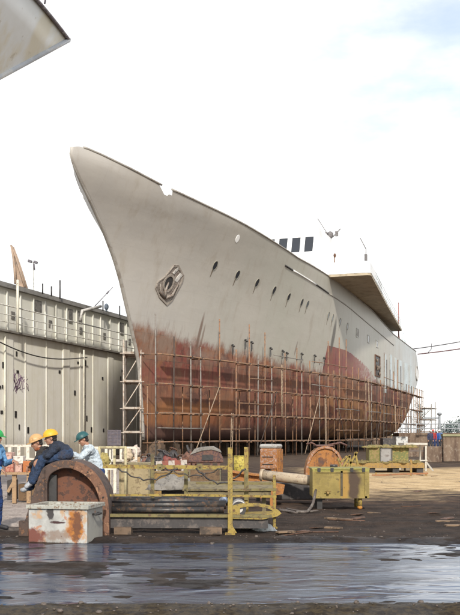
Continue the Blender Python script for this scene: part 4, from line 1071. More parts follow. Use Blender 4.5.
# end shoe with drum
m = MB()
sh = [(228, 518.5), (228, 507), (240, 503.5), (258, 503.2), (270, 505.5), (279, 510.5), (281.5, 513.6), (277, 516.5), (262, 519.6)]
shi = [(240, 514.5), (240, 508), (247, 506.6), (258, 506.4), (266, 507.6), (272, 510.2), (273, 512), (270, 513.6), (258, 515.2)]
for dd in (DGW - .04, DGW + .9):
    m.ring(sh, shi, 0, .05, lambda q, y: at(q[0], q[1], dd) + Vector((0, y, 0)))
m.prism([(228, 516.5), (277, 515), (264, 518.6), (228, 518.4)], 0, .9, lambda q, y: at(q[0], q[1], DGW) + Vector((0, y, 0)))
m.done('end_shoe', YEL, gw)
p = at(239, 508.5, DGW + .05); m = MB(); m.tube([p + Vector((0, -.05, 0)), p + Vector((0, .8, 0))], .125, 18); m.done('roller', worn('pale_steel', (.55, .53, .5)), gw)
m = MB(); m.ring([(.125 * math.cos(i * PI / 9), .125 * math.sin(i * PI / 9)) for i in range(18)], [(.07 * math.cos(i * PI / 9), .07 * math.sin(i * PI / 9)) for i in range(18)], -.075, -.045, lambda q, y: p + Vector((q[0], y, q[1]))); m.done('roller_flange', DARK, gw)
for i, (x0, x1, y_, d, r) in enumerate(((103.5, 226, 504.5, 16.85, .075), (110, 229, 500.8, 17.15, .085), (112, 224, 509.6, 16.72, .055))):
    m = MB(); m.tube([at(x0, y_, d), at((x0 + x1) / 2, y_ + .5, d), at(x1, y_ + .2, d)], r, 14)
    tag(m.done('steel_pipe', BLK), ['thick black steel pipe lying frontmost along the top of the yellow gangway beam', 'thick black steel pipe behind the front pipe on the yellow gangway', 'thinner black pipe lowest on the yellow gangway beam'][i], 'pipe', 'black pipes on the gangway')
m = MB(); m.tube([at(228, 500.0, 17.2), at(222, 500.6, 17.0)], .06, 10); tag(m.done('pipe_plug', worn('blue_plug', (.32, .38, .5))), 'pale blue plug at the right end of the black pipes', 'pipe plug')
m = MB(); m.box(at(228, 487, 19.) + Vector((0, .4, 0)), (1.8, .9, .04), Matrix.Rotation(.12, 3, 'X')); m.box(at(228, 491, 19.) + Vector((0, .4, -.05)), (1.7, .8, .1)); m.bar(gnd(190, 19.3), at(190, 490, 19.3), .08); m.bar(gnd(264, 19.3), at(264, 490, 19.3), .08)
tag(m.done('plank_trestle', worn('olive_plank', (.19, .155, .085), (.10, .08, .05), scale=4, rough=.9)), 'low olive plank trestle behind the yellow gangway posts', 'trestle')
m = MB(); m.lump((0, 0, 0), (.19, .15, .135), .5, 1.3, 4); m.lump((.05, -.05, 0), (.17, .12, .07), .5, 2., 6)
o = m.done('rag', worn('pale_rag', (.60, .63, .62), (.42, .42, .41), scale=6, rough=.9)); o.location = gnd(263, 17.15); tag(o, 'crumpled pale rag lying on the dark mud by the yellow posts', 'rag')

# pale board box and tarpaulin behind the gangway
TANB = worn('tan_board', (.31, .25, .145), (.19, .145, .085), scale=3, rough=.9); mat_base['tan_board'] = (.3, .25, .14)
crate(119, 150, 463, 499, 24.2, 1.0, TANB, 'tall tan board crate behind the left end of the yellow rail')
crate(189, 221, 468.5, 500, 25., .8, worn('brown_board', (.16, .10, .055), (.09, .06, .04), scale=3, rough=.9), 'brown board crate under the dark winch hood')
crate(152, 188, 472, 500, 25.5, .9, OCH, 'low ochre crate beneath the grey tarpaulin')
m = MB(); m.lump((0, 0, 0), (.45, .35, .30), .5, 1.6, 12); m.lump((-.3, -.1, 0), (.32, .28, .16), .5, 1.6, 14)
o = m.done('tarpaulin', worn('tarp', (.22, .205, .185), (.13, .12, .11), scale=5, rough=.9), smooth=True); o.location = at(174, 489, 22.6); tag(o, 'grey crumpled tarpaulin heap behind the yellow rail', 'tarpaulin')
crate(161, 187, 489, 508, 22.6, .7, SCRAPD, 'dark low crate carrying the grey tarpaulin', slats=False)
for i, (px, py) in enumerate(((182, 479), (207, 475), (152, 480))):
    pass
# winch hood
wn = thing('winch', 'hooded dark maroon winch with a pale top on the brown crate', 'winch', at(206, 468.5, 25.4))
b0 = at(206, 468.5, 25.4)
MAR = worn('maroon', (.075, .035, .035), (.04, .025, .025), (.14, .07, .05), scale=4)
hd = [(-.47, .16), (-.41, .34), (-.28, .50), (-.12, .54), (.20, .56), (.36, .46), (.44, .30), (.47, .16)]
m = MB(); m.prism(hd, -.3, .3, lambda q, y: b0 + Vector((q[0], y, q[1]))); m.done('hood', MAR, wn, bevel=.03)
m = MB(); cv_ = [(-.42, .36), (-.29, .525), (-.12, .57), (.2, .59), (.375, .49), (.41, .42), (.3, .46), (.15, .50), (-.1, .47), (-.25, .42)]
m.prism(cv_, -.33, .33, lambda q, y: b0 + Vector((q[0], y, q[1]))); m.done('cover', worn('tarp', (.25, .235, .21)), wn, bevel=.015)
m = MB(); m.box(b0 + Vector((.05, -.31, .3)), (.3, .03, .14)); m.done('hatch', DARK, wn)
for x in (-.32, -.1, .14, .34):
    m = MB(); m.box(b0 + Vector((x, -.22, .09)), (.07, .08, .2)); m.done('foot', MAR, wn)
m = MB(); m.box(b0 + Vector((0, 0, .02)), (1.0, .6, .05)); m.done('base_plate', MAR, wn)
# scrap on the ground towards the hull
rq = random.Random(21)
DRM = [((155, 466), 'red', (.30, .06, .045)), ((164, 463), 'dark', (.05, .045, .045)), ((172, 461), 'red oxide', (.24, .075, .05)), ((181, 464), 'white', (.55, .52, .48)), ((148, 462), 'grey', (.25, .25, .25)), ((241, 460), 'yellow', (.42, .34, .06))]
for i, ((px, py), cn, c_) in enumerate(DRM):
    d = 31 + i * 1.4; h = at(px, py - 12, d).z; bse = gnd(px, d)
    t = thing('steel_drum', f'{cn} steel drum among the scrap in front of the ship', 'drum', bse, 0, 'drums in front of the ship')
    mt = worn('drum_' + cn.replace(' ', '_'), c_, tuple(v * .4 for v in c_), (.12, .06, .04), scale=4, rustamt=.42)
    m = MB(); m.tube([bse, bse + Vector((0, 0, .9))], .29, 18); m.done('body', mt, t)
    m = MB()
    for z in (.02, .3, .6, .88): m.tube([bse + Vector((0, 0, z - .012)), bse + Vector((0, 0, z + .012))], .302, 18)
    m.done('hoop', mt, t)
for i in range(16):
    px = 146 + i * 3.0 + rq.uniform(-1, 1); d = rq.uniform(28, 34); z = at(px, rq.uniform(449, 462), d).z; bse = Vector((gnd(px, d).x, d, 0))
    cl = rq.choice([('dark', (.04, .035, .035)), ('red', (.20, .055, .045)), ('white', (.42, .39, .36)), ('rusty', (.16, .075, .05)), ('pinkish', (.45, .30, .26))])
    T = thing('scrap_valve', f'{cl[0]} pipe valve with a handwheel in the scrap row by the hull', 'valve', bse, 0, 'scrap valves in front of the ship')
    mt = worn('valve_' + cl[0], cl[1], tuple(v * .4 for v in cl[1]), scale=6)
    m = MB(); m.tube([bse, Vector((bse.x, bse.y, z - .15))], .07, 8); m.tube([Vector((bse.x - .2, bse.y, z - .28)), Vector((bse.x + .2, bse.y, z - .28))], .11, 10); m.ell((bse.x, bse.y, z - .22), (.15, .15, .2)); m.done('valve_body', mt, T)
    m = MB(); R_ = .09 + rq.random() * .07; wa, wt = rq.uniform(0, 3), rq.uniform(.2, 1.4); ax = Vector((math.cos(wa), math.sin(wa), 0)); ay = Vector((-math.sin(wa) * math.cos(wt), math.cos(wa) * math.cos(wt), math.sin(wt))); wc = Vector((bse.x, bse.y, z))
    m.tube([wc + (ax * math.cos(a * PI / 6) + ay * math.sin(a * PI / 6)) * R_ for a in range(13)], .022, 6); m.tube([wc - ax * R_, wc + ax * R_], .015, 6); m.tube([wc - ay * R_, wc + ay * R_], .015, 6); m.done('handwheel', SCRAPD if i % 3 else RUSTD, T)
t = thing('road_barrier', 'white and red striped barrier plank standing before the scrap row', 'barrier', gnd(168, 27.5))
a_, b_ = at(156, 463.5, 27.5), at(187, 462, 27.5)
for i in range(5):
    m = MB(); m.bar(a_.lerp(b_, i / 5), a_.lerp(b_, (i + 1) / 5), .03, .13); m.done('stripe', worn('barrier_white', (.45, .40, .36), (.25, .2, .17), scale=6) if i % 2 == 0 else worn('barrier_red', (.25, .075, .05), (.15, .08, .06), scale=6), t)
for q in (.08, .9):
    v = a_.lerp(b_, q); m = MB(); m.bar((v.x - .15, v.y - .2, 0), v, .04); m.bar((v.x + .15, v.y + .2, 0), v, .04); m.done('leg', PW, t)

# rusted pedestal ventilator
OR = worn('orange_rust', (.34, .145, .04), (.16, .075, .04), (.42, .25, .14), scale=4, rough=.8, rustamt=.4)
PNK = worn('pinkish_rust', (.36, .235, .18), (.20, .11, .08), (.30, .13, .05), scale=5, rough=.8)
pd = thing('bollard_machine', 'boxy rusted pedestal with a rounded grey cap behind the long pipe', 'pedestal', gnd(271, 26.2), math.radians(-26))
m = MB(); m.box((0, 0, 1.07), (.50, .44, .58), None, .05); m.done('housing', PNK, pd, local=True)
m = MB(); m.box((0, 0, 1.41), (.52, .46, .12), None, .055); m.done('cap', worn('grey_cap', (.36, .35, .33), (.22, .18, .15), scale=4), pd, local=True)
m = MB(); m.box((.262, 0, 1.0), (.03, .36, .66)); m.box((.285, -.08, 1.0), (.02, .05, .6)); m.done('side_panel', OR, pd, local=True)
for x, y in ((-.17, -.15), (.17, -.15), (-.17, .15), (.17, .15)):
    m = MB(); m.box((x, y, .39), (.13, .12, .79)); m.done('leg', OR, pd, local=True)
for z in (.92, 1.12):
    m = MB(); m.box((0, -.226, z), (.32, .012, .02)); m.done('vent_slot', DARK, pd, local=True)

# yellow tank trailer with its drawbar pipe
YT = NT('yellow_tank'); n1 = YT.noise(2.6, 6, .65); n2 = YT.noise(9, 6, .7); X, Y, Z = YT.xyz()
c = YT.mix(YT.ramp(n1, .35, .65), (.20, .15, .038), (.285, .215, .06)); c = YT.mix(YT.ramp(YT.noise(5, 6, .7), .50, .62, 0, .8), c, (.18, .135, .04))
c = YT.mix(YT.math('MULTIPLY', YT.ramp(Z, .86, .90), YT.ramp(n2, .25, .5)), c, (.29, .27, .06))
c = YT.mix(YT.blob((.30, -.3, .55), (.16, .9, .38), .3, .3, 4), c, (.06, .035, .02))
c = YT.mix(YT.blob((.08, -.3, .55), (.1, .9, .36), .3, .3, 4), c, (.32, .19, .04))
c = YT.mix(YT.ramp(n2, .60, .66, 0, .8), c, (.07, .045, .02)); YT.bump(n2, .35, .012); YT = YT.fin(c, .65)
tk = thing('tank_trailer', 'dirty yellow tank trailer on short legs at the right of the machinery', 'tank trailer', gnd(338.5, 22.4))
m = MB(); m.box((0, 0, .60), (1.28, .9, .64), None, .03); m.done('tank', YT, tk, local=True)
m = MB(); m.box((0, 0, .935), (1.33, .94, .05), None, .015); m.done('lid', worn('lime_lid', (.25, .225, .06), (.2, .18, .06), scale=4), tk, local=True)
m = MB(); m.box((.02, -.46, .6), (.05, .03, .58)); m.done('seam_strap', worn('seam_dark', (.07, .055, .03)), tk, local=True)
m = MB(); m.box((.60, -.455, .6), (.1, .05, .66)); m.box((-.62, -.455, .6), (.05, .05, .66)); m.box((0, -.455, .29), (1.2, .05, .05)); m.box((0, -.455, .87), (1.12, .04, .04)); m.done('edge_frame', YT, tk, local=True)
m = MB(); m.box((-.47, -.28, .16), (.12, .14, .33)); m.done('leg', DARK, tk, local=True)
m = MB(); m.box((-.47, .28, .16), (.12, .14, .33)); m.done('leg', DARK, tk, local=True)
m = MB(); m.tube([(.46, -.35, .29), (.45, -.36, .06)], .05, 10); lg = m.done('leg', YEL, tk, local=True)
m = MB(); m.ell((.45, -.36, .05), (.06, .06, .05)); m.done('foot', worn('orange_ball', (.45, .19, .03), (.2, .1, .04), scale=9), lg, local=True)
m = MB(); m.tube([(.46, .35, .29), (.46, .35, 0)], .05, 10); m.done('leg', YEL, tk, local=True)
m = MB(); A_, B_ = at(262, 475, 23.6), at(315, 481, 22.9)
m.tube([A_, A_.lerp(B_, .5), B_], .125, 16); m.tube([A_ - Vector((.02, 0, 0)), A_ + (B_ - A_) * .04], .15, 16); m.done('drawbar', worn('tan_pipe', (.43, .35, .25), (.26, .2, .15), (.22, .13, .08), scale=4, rustamt=.4), tk)
m = MB(); m.bar((A_.x + .3, A_.y, 0), (A_.x + .3, A_.y, A_.z), .1); m.done('prop', OR, tk)
m = MB(); hp_ = [at(316, 489, 22.)] + [gnd(314 - 34 * (i / 14) + 2 * math.sin(i * .9), 21.6 - .9 * math.sin(i / 14 * PI) + .12 * math.sin(i * 1.3)) + Vector((0, 0, .04 + .22 * max(0, 1 - i / 3))) for i in range(15)]
m.tube(hp_, .032, 8); m.tube([gnd(318 - 2.6 * i, 21.35 - .5 * math.sin(i / 3.8) + .05 * i) + Vector((0, 0, .03)) for i in range(13)], .022, 8); m.done('hose', worn('hose', (.10, .08, .07), (.17, .15, .13), scale=5), tk)
t = thing('steel_girder', 'short orange girder lying behind the gangway posts left of the long pipe', 'girder', gnd(247, 24.6))
m = MB(); m.bar(at(229, 471, 24.6), at(263, 475.5, 24.4), .30, .05); m.bar(at(229, 474.5, 24.6), at(263, 479, 24.4), .04, .2); m.bar(at(229, 478, 24.6), at(263, 482.5, 24.4), .30, .05); m.done('girder', OR, t)
for px in (233, 258):
    m = MB(); m.bar(gnd(px, 24.6), at(px, 479, 24.6), .1); m.done('prop', DARK, t)
m = MB(); m.prism([(262, 480), (285, 485), (283, 494), (270, 496), (262, 490)], 0, .25, lambda q, y: at(q[0], q[1], 23) + Vector((0, y, 0))); m.bar(gnd(273, 23.1), at(273, 494, 23.1), .15)
tag(m.done('scrap_plate', OR), 'jagged orange scrap plate below the long pipe', 'scrap plate')
m = MB(); m.box(at(300, 487, 23.5) + Vector((0, .5, -.12)), (1.3, .6, .42)); tag(m.done('engine_bed', SCRAPD, bevel=.03), 'black engine bed on the ground under the long pipe', 'engine bed')
for x in (-.5, -.2, .25, .52):
    m = MB(); m.box((x, -.475, .915), (.07, .03, .09)); m.tube([(x, -.50, .93), (x, -.47, .93)], .018, 6); m.done('lid_clamp', DARK, tk, local=True)
m = MB(); m.tube([(-.3, -.455, .42), (-.3, -.52, .42), (-.3, -.54, .36)], .03, 8); m.tube([(-.37, -.54, .43), (-.23, -.54, .43)], .012, 6); m.done('drain_tap', worn('brass', (.3, .2, .07)), tk, local=True)
m = MB(); m.tube([(-.1, .1, .95), (-.1, .1, 1.02)], .09, 12); m.done('filler_cap', DARK, tk, local=True)
# half round orange drum cover
dc = thing('drum_cover', 'half round orange rusted drum cover behind the yellow tank trailer', 'drum cover', gnd(323.5, 26.8))
half = [(-.52, 0), (-.52, .75), (-.46, 1.0), (-.36, 1.2), (-.2, 1.35), (0, 1.40), (.2, 1.36), (.36, 1.22), (.46, 1.02), (.52, .78), (.52, 0)]
m = MB(); m.prism(half, -.4, .4, lambda q, y: Vector((q[0], y, q[1]))); m.done('shell', OR, dc, local=True)
m = MB(); m.ring(half, [(x * .9, z * .95) for x, z in half], -.46, -.4, lambda q, y: Vector((q[0] * 1.03, y, q[1] * 1.015))); m.done('rim', PNK, dc, local=True)
m = MB(); m.box((0, 0, 1.42), (.5, .7, .05), None, .02); m.tube([(-.25, -.3, 1.44), (-.35, -.3, 1.5), (-.5, -.3, 1.46)], .025, 6); m.tube([(.1, -.3, 1.44), (.45, -.3, 1.5), (.62, -.3, 1.42)], .03, 6); m.done('cap_plate', MAR, dc, local=True)
for x in (-.2, .05, .27):
    m = MB(); m.box((x, -.42, .85), (.03, .04, .8)); m.done('rib', OR, dc, local=True)
m = MB(); m.prism([(-.12 + .1 * math.cos(i * PI / 6), .98 + .13 * math.sin(i * PI / 6)) for i in range(12)], -.415, -.405, lambda q, y: Vector((q[0], y, q[1]))); m.done('hatch', RUSTD, dc, local=True)
t = thing('bracket_frame', 'tangle of olive yellow brackets right of the orange drum cover', 'bracket frame', gnd(349, 25.6))
for a_, b_ in (((341, 470), (350, 455)), ((346, 470), (357, 452)), ((350, 468), (357, 466)), ((341, 462), (347, 456)), ((349, 456), (352, 468)), ((338, 458), (342, 470)), ((355, 452), (358, 466))):
    m = MB(); m.bar(at(*a_, 25.6), at(*b_, 25.6), .09, .05); m.done('bracket', YEL, t)
for px in (343, 355):
    m = MB(); m.bar(gnd(px, 25.7), at(px, 466, 25.7), .09); m.done('leg', OLV, t)

# ------------------------------------------------------------------ left background: fences, bench, board
def fence(name, label, a_, b_, z0, z1, mat, step=.16, w_=.05, legs=True):
    T = thing(name, label, 'fence', Vector(((a_.x + b_.x) / 2, (a_.y + b_.y) / 2, 0)))
    for z in (z0, z1):
        m = MB(); m.bar((a_.x, a_.y, z), (b_.x, b_.y, z), .05, .07); m.done('rail', mat, T)
    L_ = (b_ - a_).length; n_ = int(L_ / step)
    for i in range(n_ + 1):
        v = a_.lerp(b_, i / n_); m = MB(); m.bar((v.x, v.y - .03, z0), (v.x, v.y - .03, z1), w_, .025); m.done('picket', mat, T)
    for q in (0, .5, 1):
        v = a_.lerp(b_, q); m = MB(); m.bar((v.x, v.y + .04, 0), (v.x, v.y + .04, z1 + .03), .07); m.done('post', mat, T)
    return T
PKT = worn('picket_white', (.62, .58, .50), (.40, .34, .27), scale=5)
fence('picket_fence', 'pale picket fence on posts behind the bench of red crates', gnd(-8, 32), gnd(64, 32), .92, 1.36, PKT, .3, .11)
fence('picket_fence', 'pale picket fence behind the man in the white shirt and the dark board', gnd(84, 29), gnd(136, 29), .95, 1.33, PKT, .22, .08)
fence('picket_fence', 'low white lattice fence right of the rusty drum housing', gnd(98, 22.5), gnd(115, 22.5), .35, .93, PKT, .14, .06)
t = thing('work_bench', 'tan timber workbench at the left loaded with red crates', 'bench', gnd(14, 24))
TIM = worn('tan_timber', (.34, .22, .12), (.2, .13, .08), scale=4)
a_, b_ = at(-8, 473.5, 24), at(31, 473.5, 24)
m = MB(); m.box(((a_.x + b_.x) / 2, 24.4, a_.z), (b_.x - a_.x, .8, .06)); m.done('bench_top', TIM, t)
for px in (-4, 14.5, 29):
    m = MB(); m.bar(gnd(px, 24.1), at(px, 474, 24.1), .1, .09); m.done('leg', TIM, t)
m = MB(); m.bar(at(8, 492, 24.1), at(16, 478, 24.1), .07); m.done('brace', TIM, t)
REDC = worn('red_crate', (.32, .085, .055), (.16, .05, .04), (.42, .22, .16), scale=5); mat_base['red_crate'] = (.3, .1, .07)
PKC = worn('pink_crate', (.50, .33, .28), (.3, .16, .12), scale=5); mat_base['pink_crate'] = (.5, .3, .25)
crate(4.5, 14, 462, 472.6, 24.1, .4, REDC, 'red crate at the left end of the tan workbench')
crate(14.6, 22, 464, 472.6, 24.1, .4, PKC, 'pinkish crate in the middle of the tan workbench')
crate(22.5, 31, 461, 472.6, 24.15, .4, worn('orange_crate', (.42, .14, .04), (.2, .08, .04), scale=5), 'orange crate at the right end of the tan workbench', slats=False)
crate(2, 12, 452.5, 461.5, 24.15, .35, PKC, 'pinkish crate stacked on the left red crate of the workbench')
crate(12.5, 23, 456, 463.6, 24.15, .35, worn('white_crate', (.6, .57, .52), (.3, .25, .22), scale=5), 'white crate stacked on the pinkish crate of the workbench', slats=False)
crate(7, 14, 480, 500.5, 24.2, .5, SCRAPD, 'dark crate under the left end of the tan workbench', slats=False)
crate(18, 28, 484, 501, 24.3, .5, worn('brown_board', (.16, .10, .055)), 'brown crate under the right end of the tan workbench', slats=False)
crate(28, 40, 470, 496, 26.5, .6, worn('brown_board', (.16, .10, .055)), 'tall brown crate between the workbench and the drum housing', slats=False)
t = thing('sign_board', 'dark blank gridded board on a pale post in front of the dock wall', 'board', gnd(114.3, 24))
m = MB(); m.bar(gnd(114.5, 24), at(114.5, 446, 24), .06); m.done('post', worn('pale_yellow_post', (.45, .40, .24), (.3, .25, .15), scale=4), t)
m = MB(); m.box(at(114.3, 438, 24), (.345, .05, .40), None, .008); m.done('panel', worn('board_purple', (.085, .075, .095), (.13, .11, .12), scale=6), t)
m = MB(); c_ = at(114.3, 438, 24)
for i in range(5): m.box(c_ + Vector(((i - 2) * .08, -.03, 0)), (.008, .012, .39))
for i in range(5): m.box(c_ + Vector((0, -.031, (i - 2) * .09)), (.34, .012, .008))
m.done('grid_bar', worn('grid_bar', (.15, .12, .13)), t)
t = thing('hand_rail', 'pale yellow pipe handrail between the dark board and the scaffold tower', 'handrail', gnd(112, 23.6))
for py in (466, 447.5):
    m = MB(); m.tube([at(99, py, 23.6), at(126, py, 23.6)], .03, 8); m.done('rail', worn('pale_yellow_post', (.45, .40, .24)), t)
for px in (99.5, 125.5):
    m = MB(); m.tube([gnd(px, 23.6), at(px, 446.5, 23.6)], .032, 8); m.done('post', worn('pale_yellow_post', (.45, .40, .24)), t)
for i, (px, py, cl, nm) in enumerate(((104.5, 460, (.34, .28, .10), 'yellow'), (128, 455, (.52, .42, .30), 'tan'), (136, 451, (.55, .46, .40), 'pinkish'), (94, 472, (.33, .29, .06), 'olive'))):
    d = [27, 27.5, 33, 20.5][i]; p = at(px, py, d)
    t = thing('sack', f'{nm} stuffed sack on a stand among the fences near the bow', 'sack', gnd(px, d))
    mt = worn('sack_' + nm, cl, tuple(v * .5 for v in cl), scale=6, rough=.95)
    m = MB(); m.lump((p.x, p.y, p.z), (.14, .12, .18), .6, 2.2, i + 40, flat=False); m.done('bag', mt, t, smooth=True)
    m = MB(); m.box((p.x, p.y, (p.z - .2) / 2), (.3, .25, max(.1, p.z - .2))); m.done('stand', TIM, t)
# ------------------------------------------------------------------ people
def remeshed(mb, name, mat, parent, voxel=.009, smooth=3, label=None, fold=0.):
    o = mb.done(name, mat, None)
    rm = o.modifiers.new('r', 'REMESH'); rm.mode = 'VOXEL'; rm.voxel_size = voxel; rm.use_smooth_shade = True
    sm_ = o.modifiers.new('s', 'SMOOTH'); sm_.factor = .5; sm_.iterations = smooth
    dg = bpy.context.evaluated_depsgraph_get(); dg.update()
    me = bpy.data.meshes.new_from_object(o.evaluated_get(dg)); old = o.data
    o.modifiers.clear(); o.data = me; bpy.data.meshes.remove(old); me.name = name
    if fold:                                                    # creases in the cloth
        nn = [v.normal.copy() for v in me.vertices]
        for v, q in zip(me.vertices, nn):
            a = v.co
            v.co = a + q * fold * (noise.noise(Vector((a.x * 9, a.y * 9, a.z * 17))) + .9 * (1 - 2 * abs(noise.noise(Vector((a.x * 7 + a.z * 9, a.y * 7, a.z * 13 - a.x * 6))))) - .30)
    if not me.materials: me.materials.append(mat)
    for p in me.polygons: p.use_smooth = True
    o.parent = parent; me.transform(gmat(parent).inverted())
    if label: o['label'] = label
    return o
def frame_of(fwd, up):
    f = Vector(fwd).normalized(); u = Vector(up); u = (u - f * u.dot(f)).normalized(); r = f.cross(u)
    return Matrix((r, f, u)).transposed()                       # columns: right, forward, up
def add_hand(m, wr, dirv, palm_n, side, curl=.6):
    """palm, four unequal bent fingers and a thumb at the side of the palm"""
    d = Vector(dirv).normalized(); n = Vector(palm_n); n = (n - d * n.dot(d)).normalized(); s = d.cross(n) * side
    wr = Vector(wr)
    for k in (-.025, 0, .025): m.cap(wr + s * k * .6, wr + d * .085 + s * k * 1.15, .016, .0145, 8)
    for i, (off, L_) in enumerate(((.031, .072), (.0105, .080), (-.0105, .074), (-.030, .058))):
        b = wr + d * .088 + s * off; d1 = (d * math.cos(curl * .6) + n * math.sin(curl * .6)).normalized(); d2 = (d * math.cos(curl * 1.5) + n * math.sin(curl * 1.5)).normalized()
        q = b + d1 * L_ * .5; m.cap(b, q, .0095, .009, 8); m.cap(q, q + d2 * L_ * .5, .009, .0075, 8)
    t0 = wr + d * .028 + s * .032; t1 = t0 + (d * .6 + s * .55 + n * .35).normalized() * .042; t2 = t1 + (d * .85 + n * .45).normalized() * .032
    m.cap(t0, t1, .0125, .0105, 8); m.cap(t1, t2, .0105, .0085, 8)
SKIN = worn('skin', (.36, .19, .125), (.30, .15, .10), scale=6, rough=.55, bump=.08)
HAIR = worn('hair_dark', (.02, .015, .013), scale=20, rough=.6)
def cloth(name, c, c2=None, dirt=.4): 
    if name in MC: return MC[name]
    k = NT(name); n1 = k.noise(7, 6, .65); n2 = k.noise(16, 5, .6, k.map((1, 1, .4)), 1.5)
    n3 = k.noise(3.5, 6, .7)
    k.bump(k.math('MULTIPLY_ADD', n2, 1.0, n1), 1., .05)
    MC[name] = k.fin(k.mix(k.ramp(n3, .50, .68, 0, dirt), k.mix(k.ramp(n1, .35, .65), c, c2 or tuple(v * .65 for v in c)), (.09, .07, .055)), .9); return MC[name]
def person(label, J, fwd, look, top, bottom, helmet, shoes, up=(0, 0, 1), k=1., group=None, voxel=.009, gloves=None, cap_brim=False, base=None, strap=None):
    """one continuous body from skeleton joints J (world), then clothing as children"""
    T = thing('person', label, 'person', base if base is not None else Vector((J['pelvis'][0], J['pelvis'][1], min(J['anL'][2], J['anR'][2]) - .08)), 0, group)
    V = {a: Vector(b) for a, b in J.items()}
    H = frame_of(look, up); hc = V['head']
    def h(x, y, z): return hc + H @ Vector((x * k, y * k, z * k))
    m = MB()
    # head: skull, face, jaw, brow, nose, lips, ears, eye hollows left between brow and cheek
    m.ell(h(0, -.012, .025), (.076 * k, .094 * k, .092 * k), H); m.ell(h(0, .025, -.035), (.062 * k, .066 * k, .078 * k), H)
    m.ell(h(0, .05, -.09), (.038 * k, .034 * k, .027 * k), H)
    m.cap(h(-.035, .076, .022), h(.035, .076, .022), .014 * k, None, 8)
    m.cap(h(0, .084, .012), h(0, .106, -.028), .010 * k, .0155 * k, 8)
    for x in (-1, 1):
        m.ell(h(x * .038, .066, -.028), (.02 * k, .018 * k, .018 * k), H); m.ell(h(x * .078, -.008, -.01), (.011 * k, .02 * k, .032 * k), H)
    m.cap(h(-.02, .084, -.056), h(.02, .084, -.056), .0085 * k, None, 8); m.cap(h(-.016, .082, -.068), h(.016, .082, -.068), .009 * k, None, 8)
    m.cap(V['neck'], h(0, -.012, -.04), .056 * k, .052 * k)
    # trunk and limbs
    ch, pe, ne = V['chest'], V['pelvis'], V['neck']
    m.cap(pe, ch, .125 * k, .135 * k); m.cap(ch, ne, .12 * k, .055 * k)
    for sd in 'LR':
        s_, e_, w_ = V['sh' + sd], V['el' + sd], V['wr' + sd]
        m.cap(ch.lerp(s_, .35) + Vector((0, 0, .02)), s_, .085 * k, .062 * k); m.cap(ne.lerp(ch, .3), s_, .05 * k, .052 * k)
        m.cap(s_, e_, .054 * k, .041 * k); m.cap(e_, w_, .041 * k, .027 * k)
        d = (w_ - e_).normalized(); add_hand(m, w_, d * .8 + Vector((0, 0, -.35)), V.get('palm' + sd, Vector((0, 0, -1)) + d * .1), -1 if sd == 'L' else 1)
        hp_, kn, an, to = V['hp' + sd], V['kn' + sd], V['an' + sd], V['to' + sd]
        m.cap(pe, hp_, .115 * k, .092 * k); m.cap(hp_, kn, .088 * k, .058 * k); m.cap(kn, an, .056 * k, .036 * k); m.cap(an, to, .036 * k, .026 * k)
    remeshed(m, 'body', SKIN, T, voxel)
    m = MB()                                                    # upper garment
    m.cap(pe.lerp(ch, .12), ch, .15 * k, .152 * k); m.cap(ch, ne.lerp(ch, .25), .135 * k, .082 * k)
    for sd in 'LR':
        s_, e_, w_ = V['sh' + sd], V['el' + sd], V['wr' + sd]
        m.cap(ch.lerp(s_, .3), s_, .105 * k, .074 * k); m.cap(ne.lerp(ch, .42), s_, .066 * k, .064 * k)
        m.cap(s_, e_, .071 * k, .056 * k); m.cap(e_, e_.lerp(w_, .9), .057 * k, .043 * k); m.ell(e_, .06 * k)
    c0 = ne.lerp(ch, .12)
    m.tube([c0 + Vector((.062 * k * math.cos(a * PI / 6), .062 * k * math.sin(a * PI / 6), .012 + .008 * math.sin(a))) for a in range(13)], .02 * k, 6)
    remeshed(m, top[0], top[1], T, voxel * 1.1, 3, fold=.011)
    m = MB()                                                    # trousers
    m.cap(pe.lerp(ch, .2), pe, .146 * k, .145 * k)
    for sd in 'LR':
        hp_, kn, an = V['hp' + sd], V['kn' + sd], V['an' + sd]
        m.cap(pe, hp_, .135 * k, .112 * k); m.cap(hp_, kn, .108 * k, .076 * k); m.ell(kn, .08 * k); m.cap(kn, an, .075 * k, .064 * k); m.cap(an.lerp(kn, .06), an, .066 * k, .068 * k)
    if bottom[0] == 'overalls':                                 # bib and straps
        f = Vector(fwd).normalized()
        m.cap(pe.lerp(ch, .3), ch.lerp(pe, .12), .156 * k, .154 * k)
    remeshed(m, bottom[0], bottom[1], T, voxel * 1.1, 3, fold=.011)
    for sd in 'LR':
        an, to = V['an' + sd], V['to' + sd]; m = MB()
        m.cap(an + Vector((0, 0, .02)), an.lerp(to, .15), .05 * k, .05 * k); m.cap(an.lerp(to, -.1) - Vector((0, 0, .015)), to, .044 * k, .042 * k)
        remeshed(m, 'shoe', shoes, T, voxel * 1.1, 2)
    # hair below the helmet, eyes, helmet with brim
    m = MB(); m.ell(h(0, -.028, .022), (.083 * k, .088 * k, .085 * k), H); m.ell(h(0, -.05, -.035), (.066 * k, .055 * k, .05 * k), H); m.done('hair', HAIR, T)
    for x in (-1, 1):
        m = MB(); m.ell(h(x * .032, .078, -.004), (.0115 * k, .008 * k, .0075 * k), H, 8, 6); m.done('eye', worn('eye', (.03, .025, .022), scale=9, rough=.2), T)
    m = MB(); b0_ = len(m.bm.verts)
    m.ell((0, 0, 0), (.112 * k, .133 * k, .106 * k), None, 24, 16)
    bmesh.ops.delete(m.bm, geom=[v for v in m.bm.verts if v.co.z < -.004], context='VERTS')
    for f_ in m.bm.faces: f_.smooth = True
    for v in m.bm.verts:                                       # crown ridge
        v.co.z *= 1 + .07 * math.exp(-(v.co.x / .018) ** 2)
    th_ = [i * 2 * PI / 28 for i in range(28)]
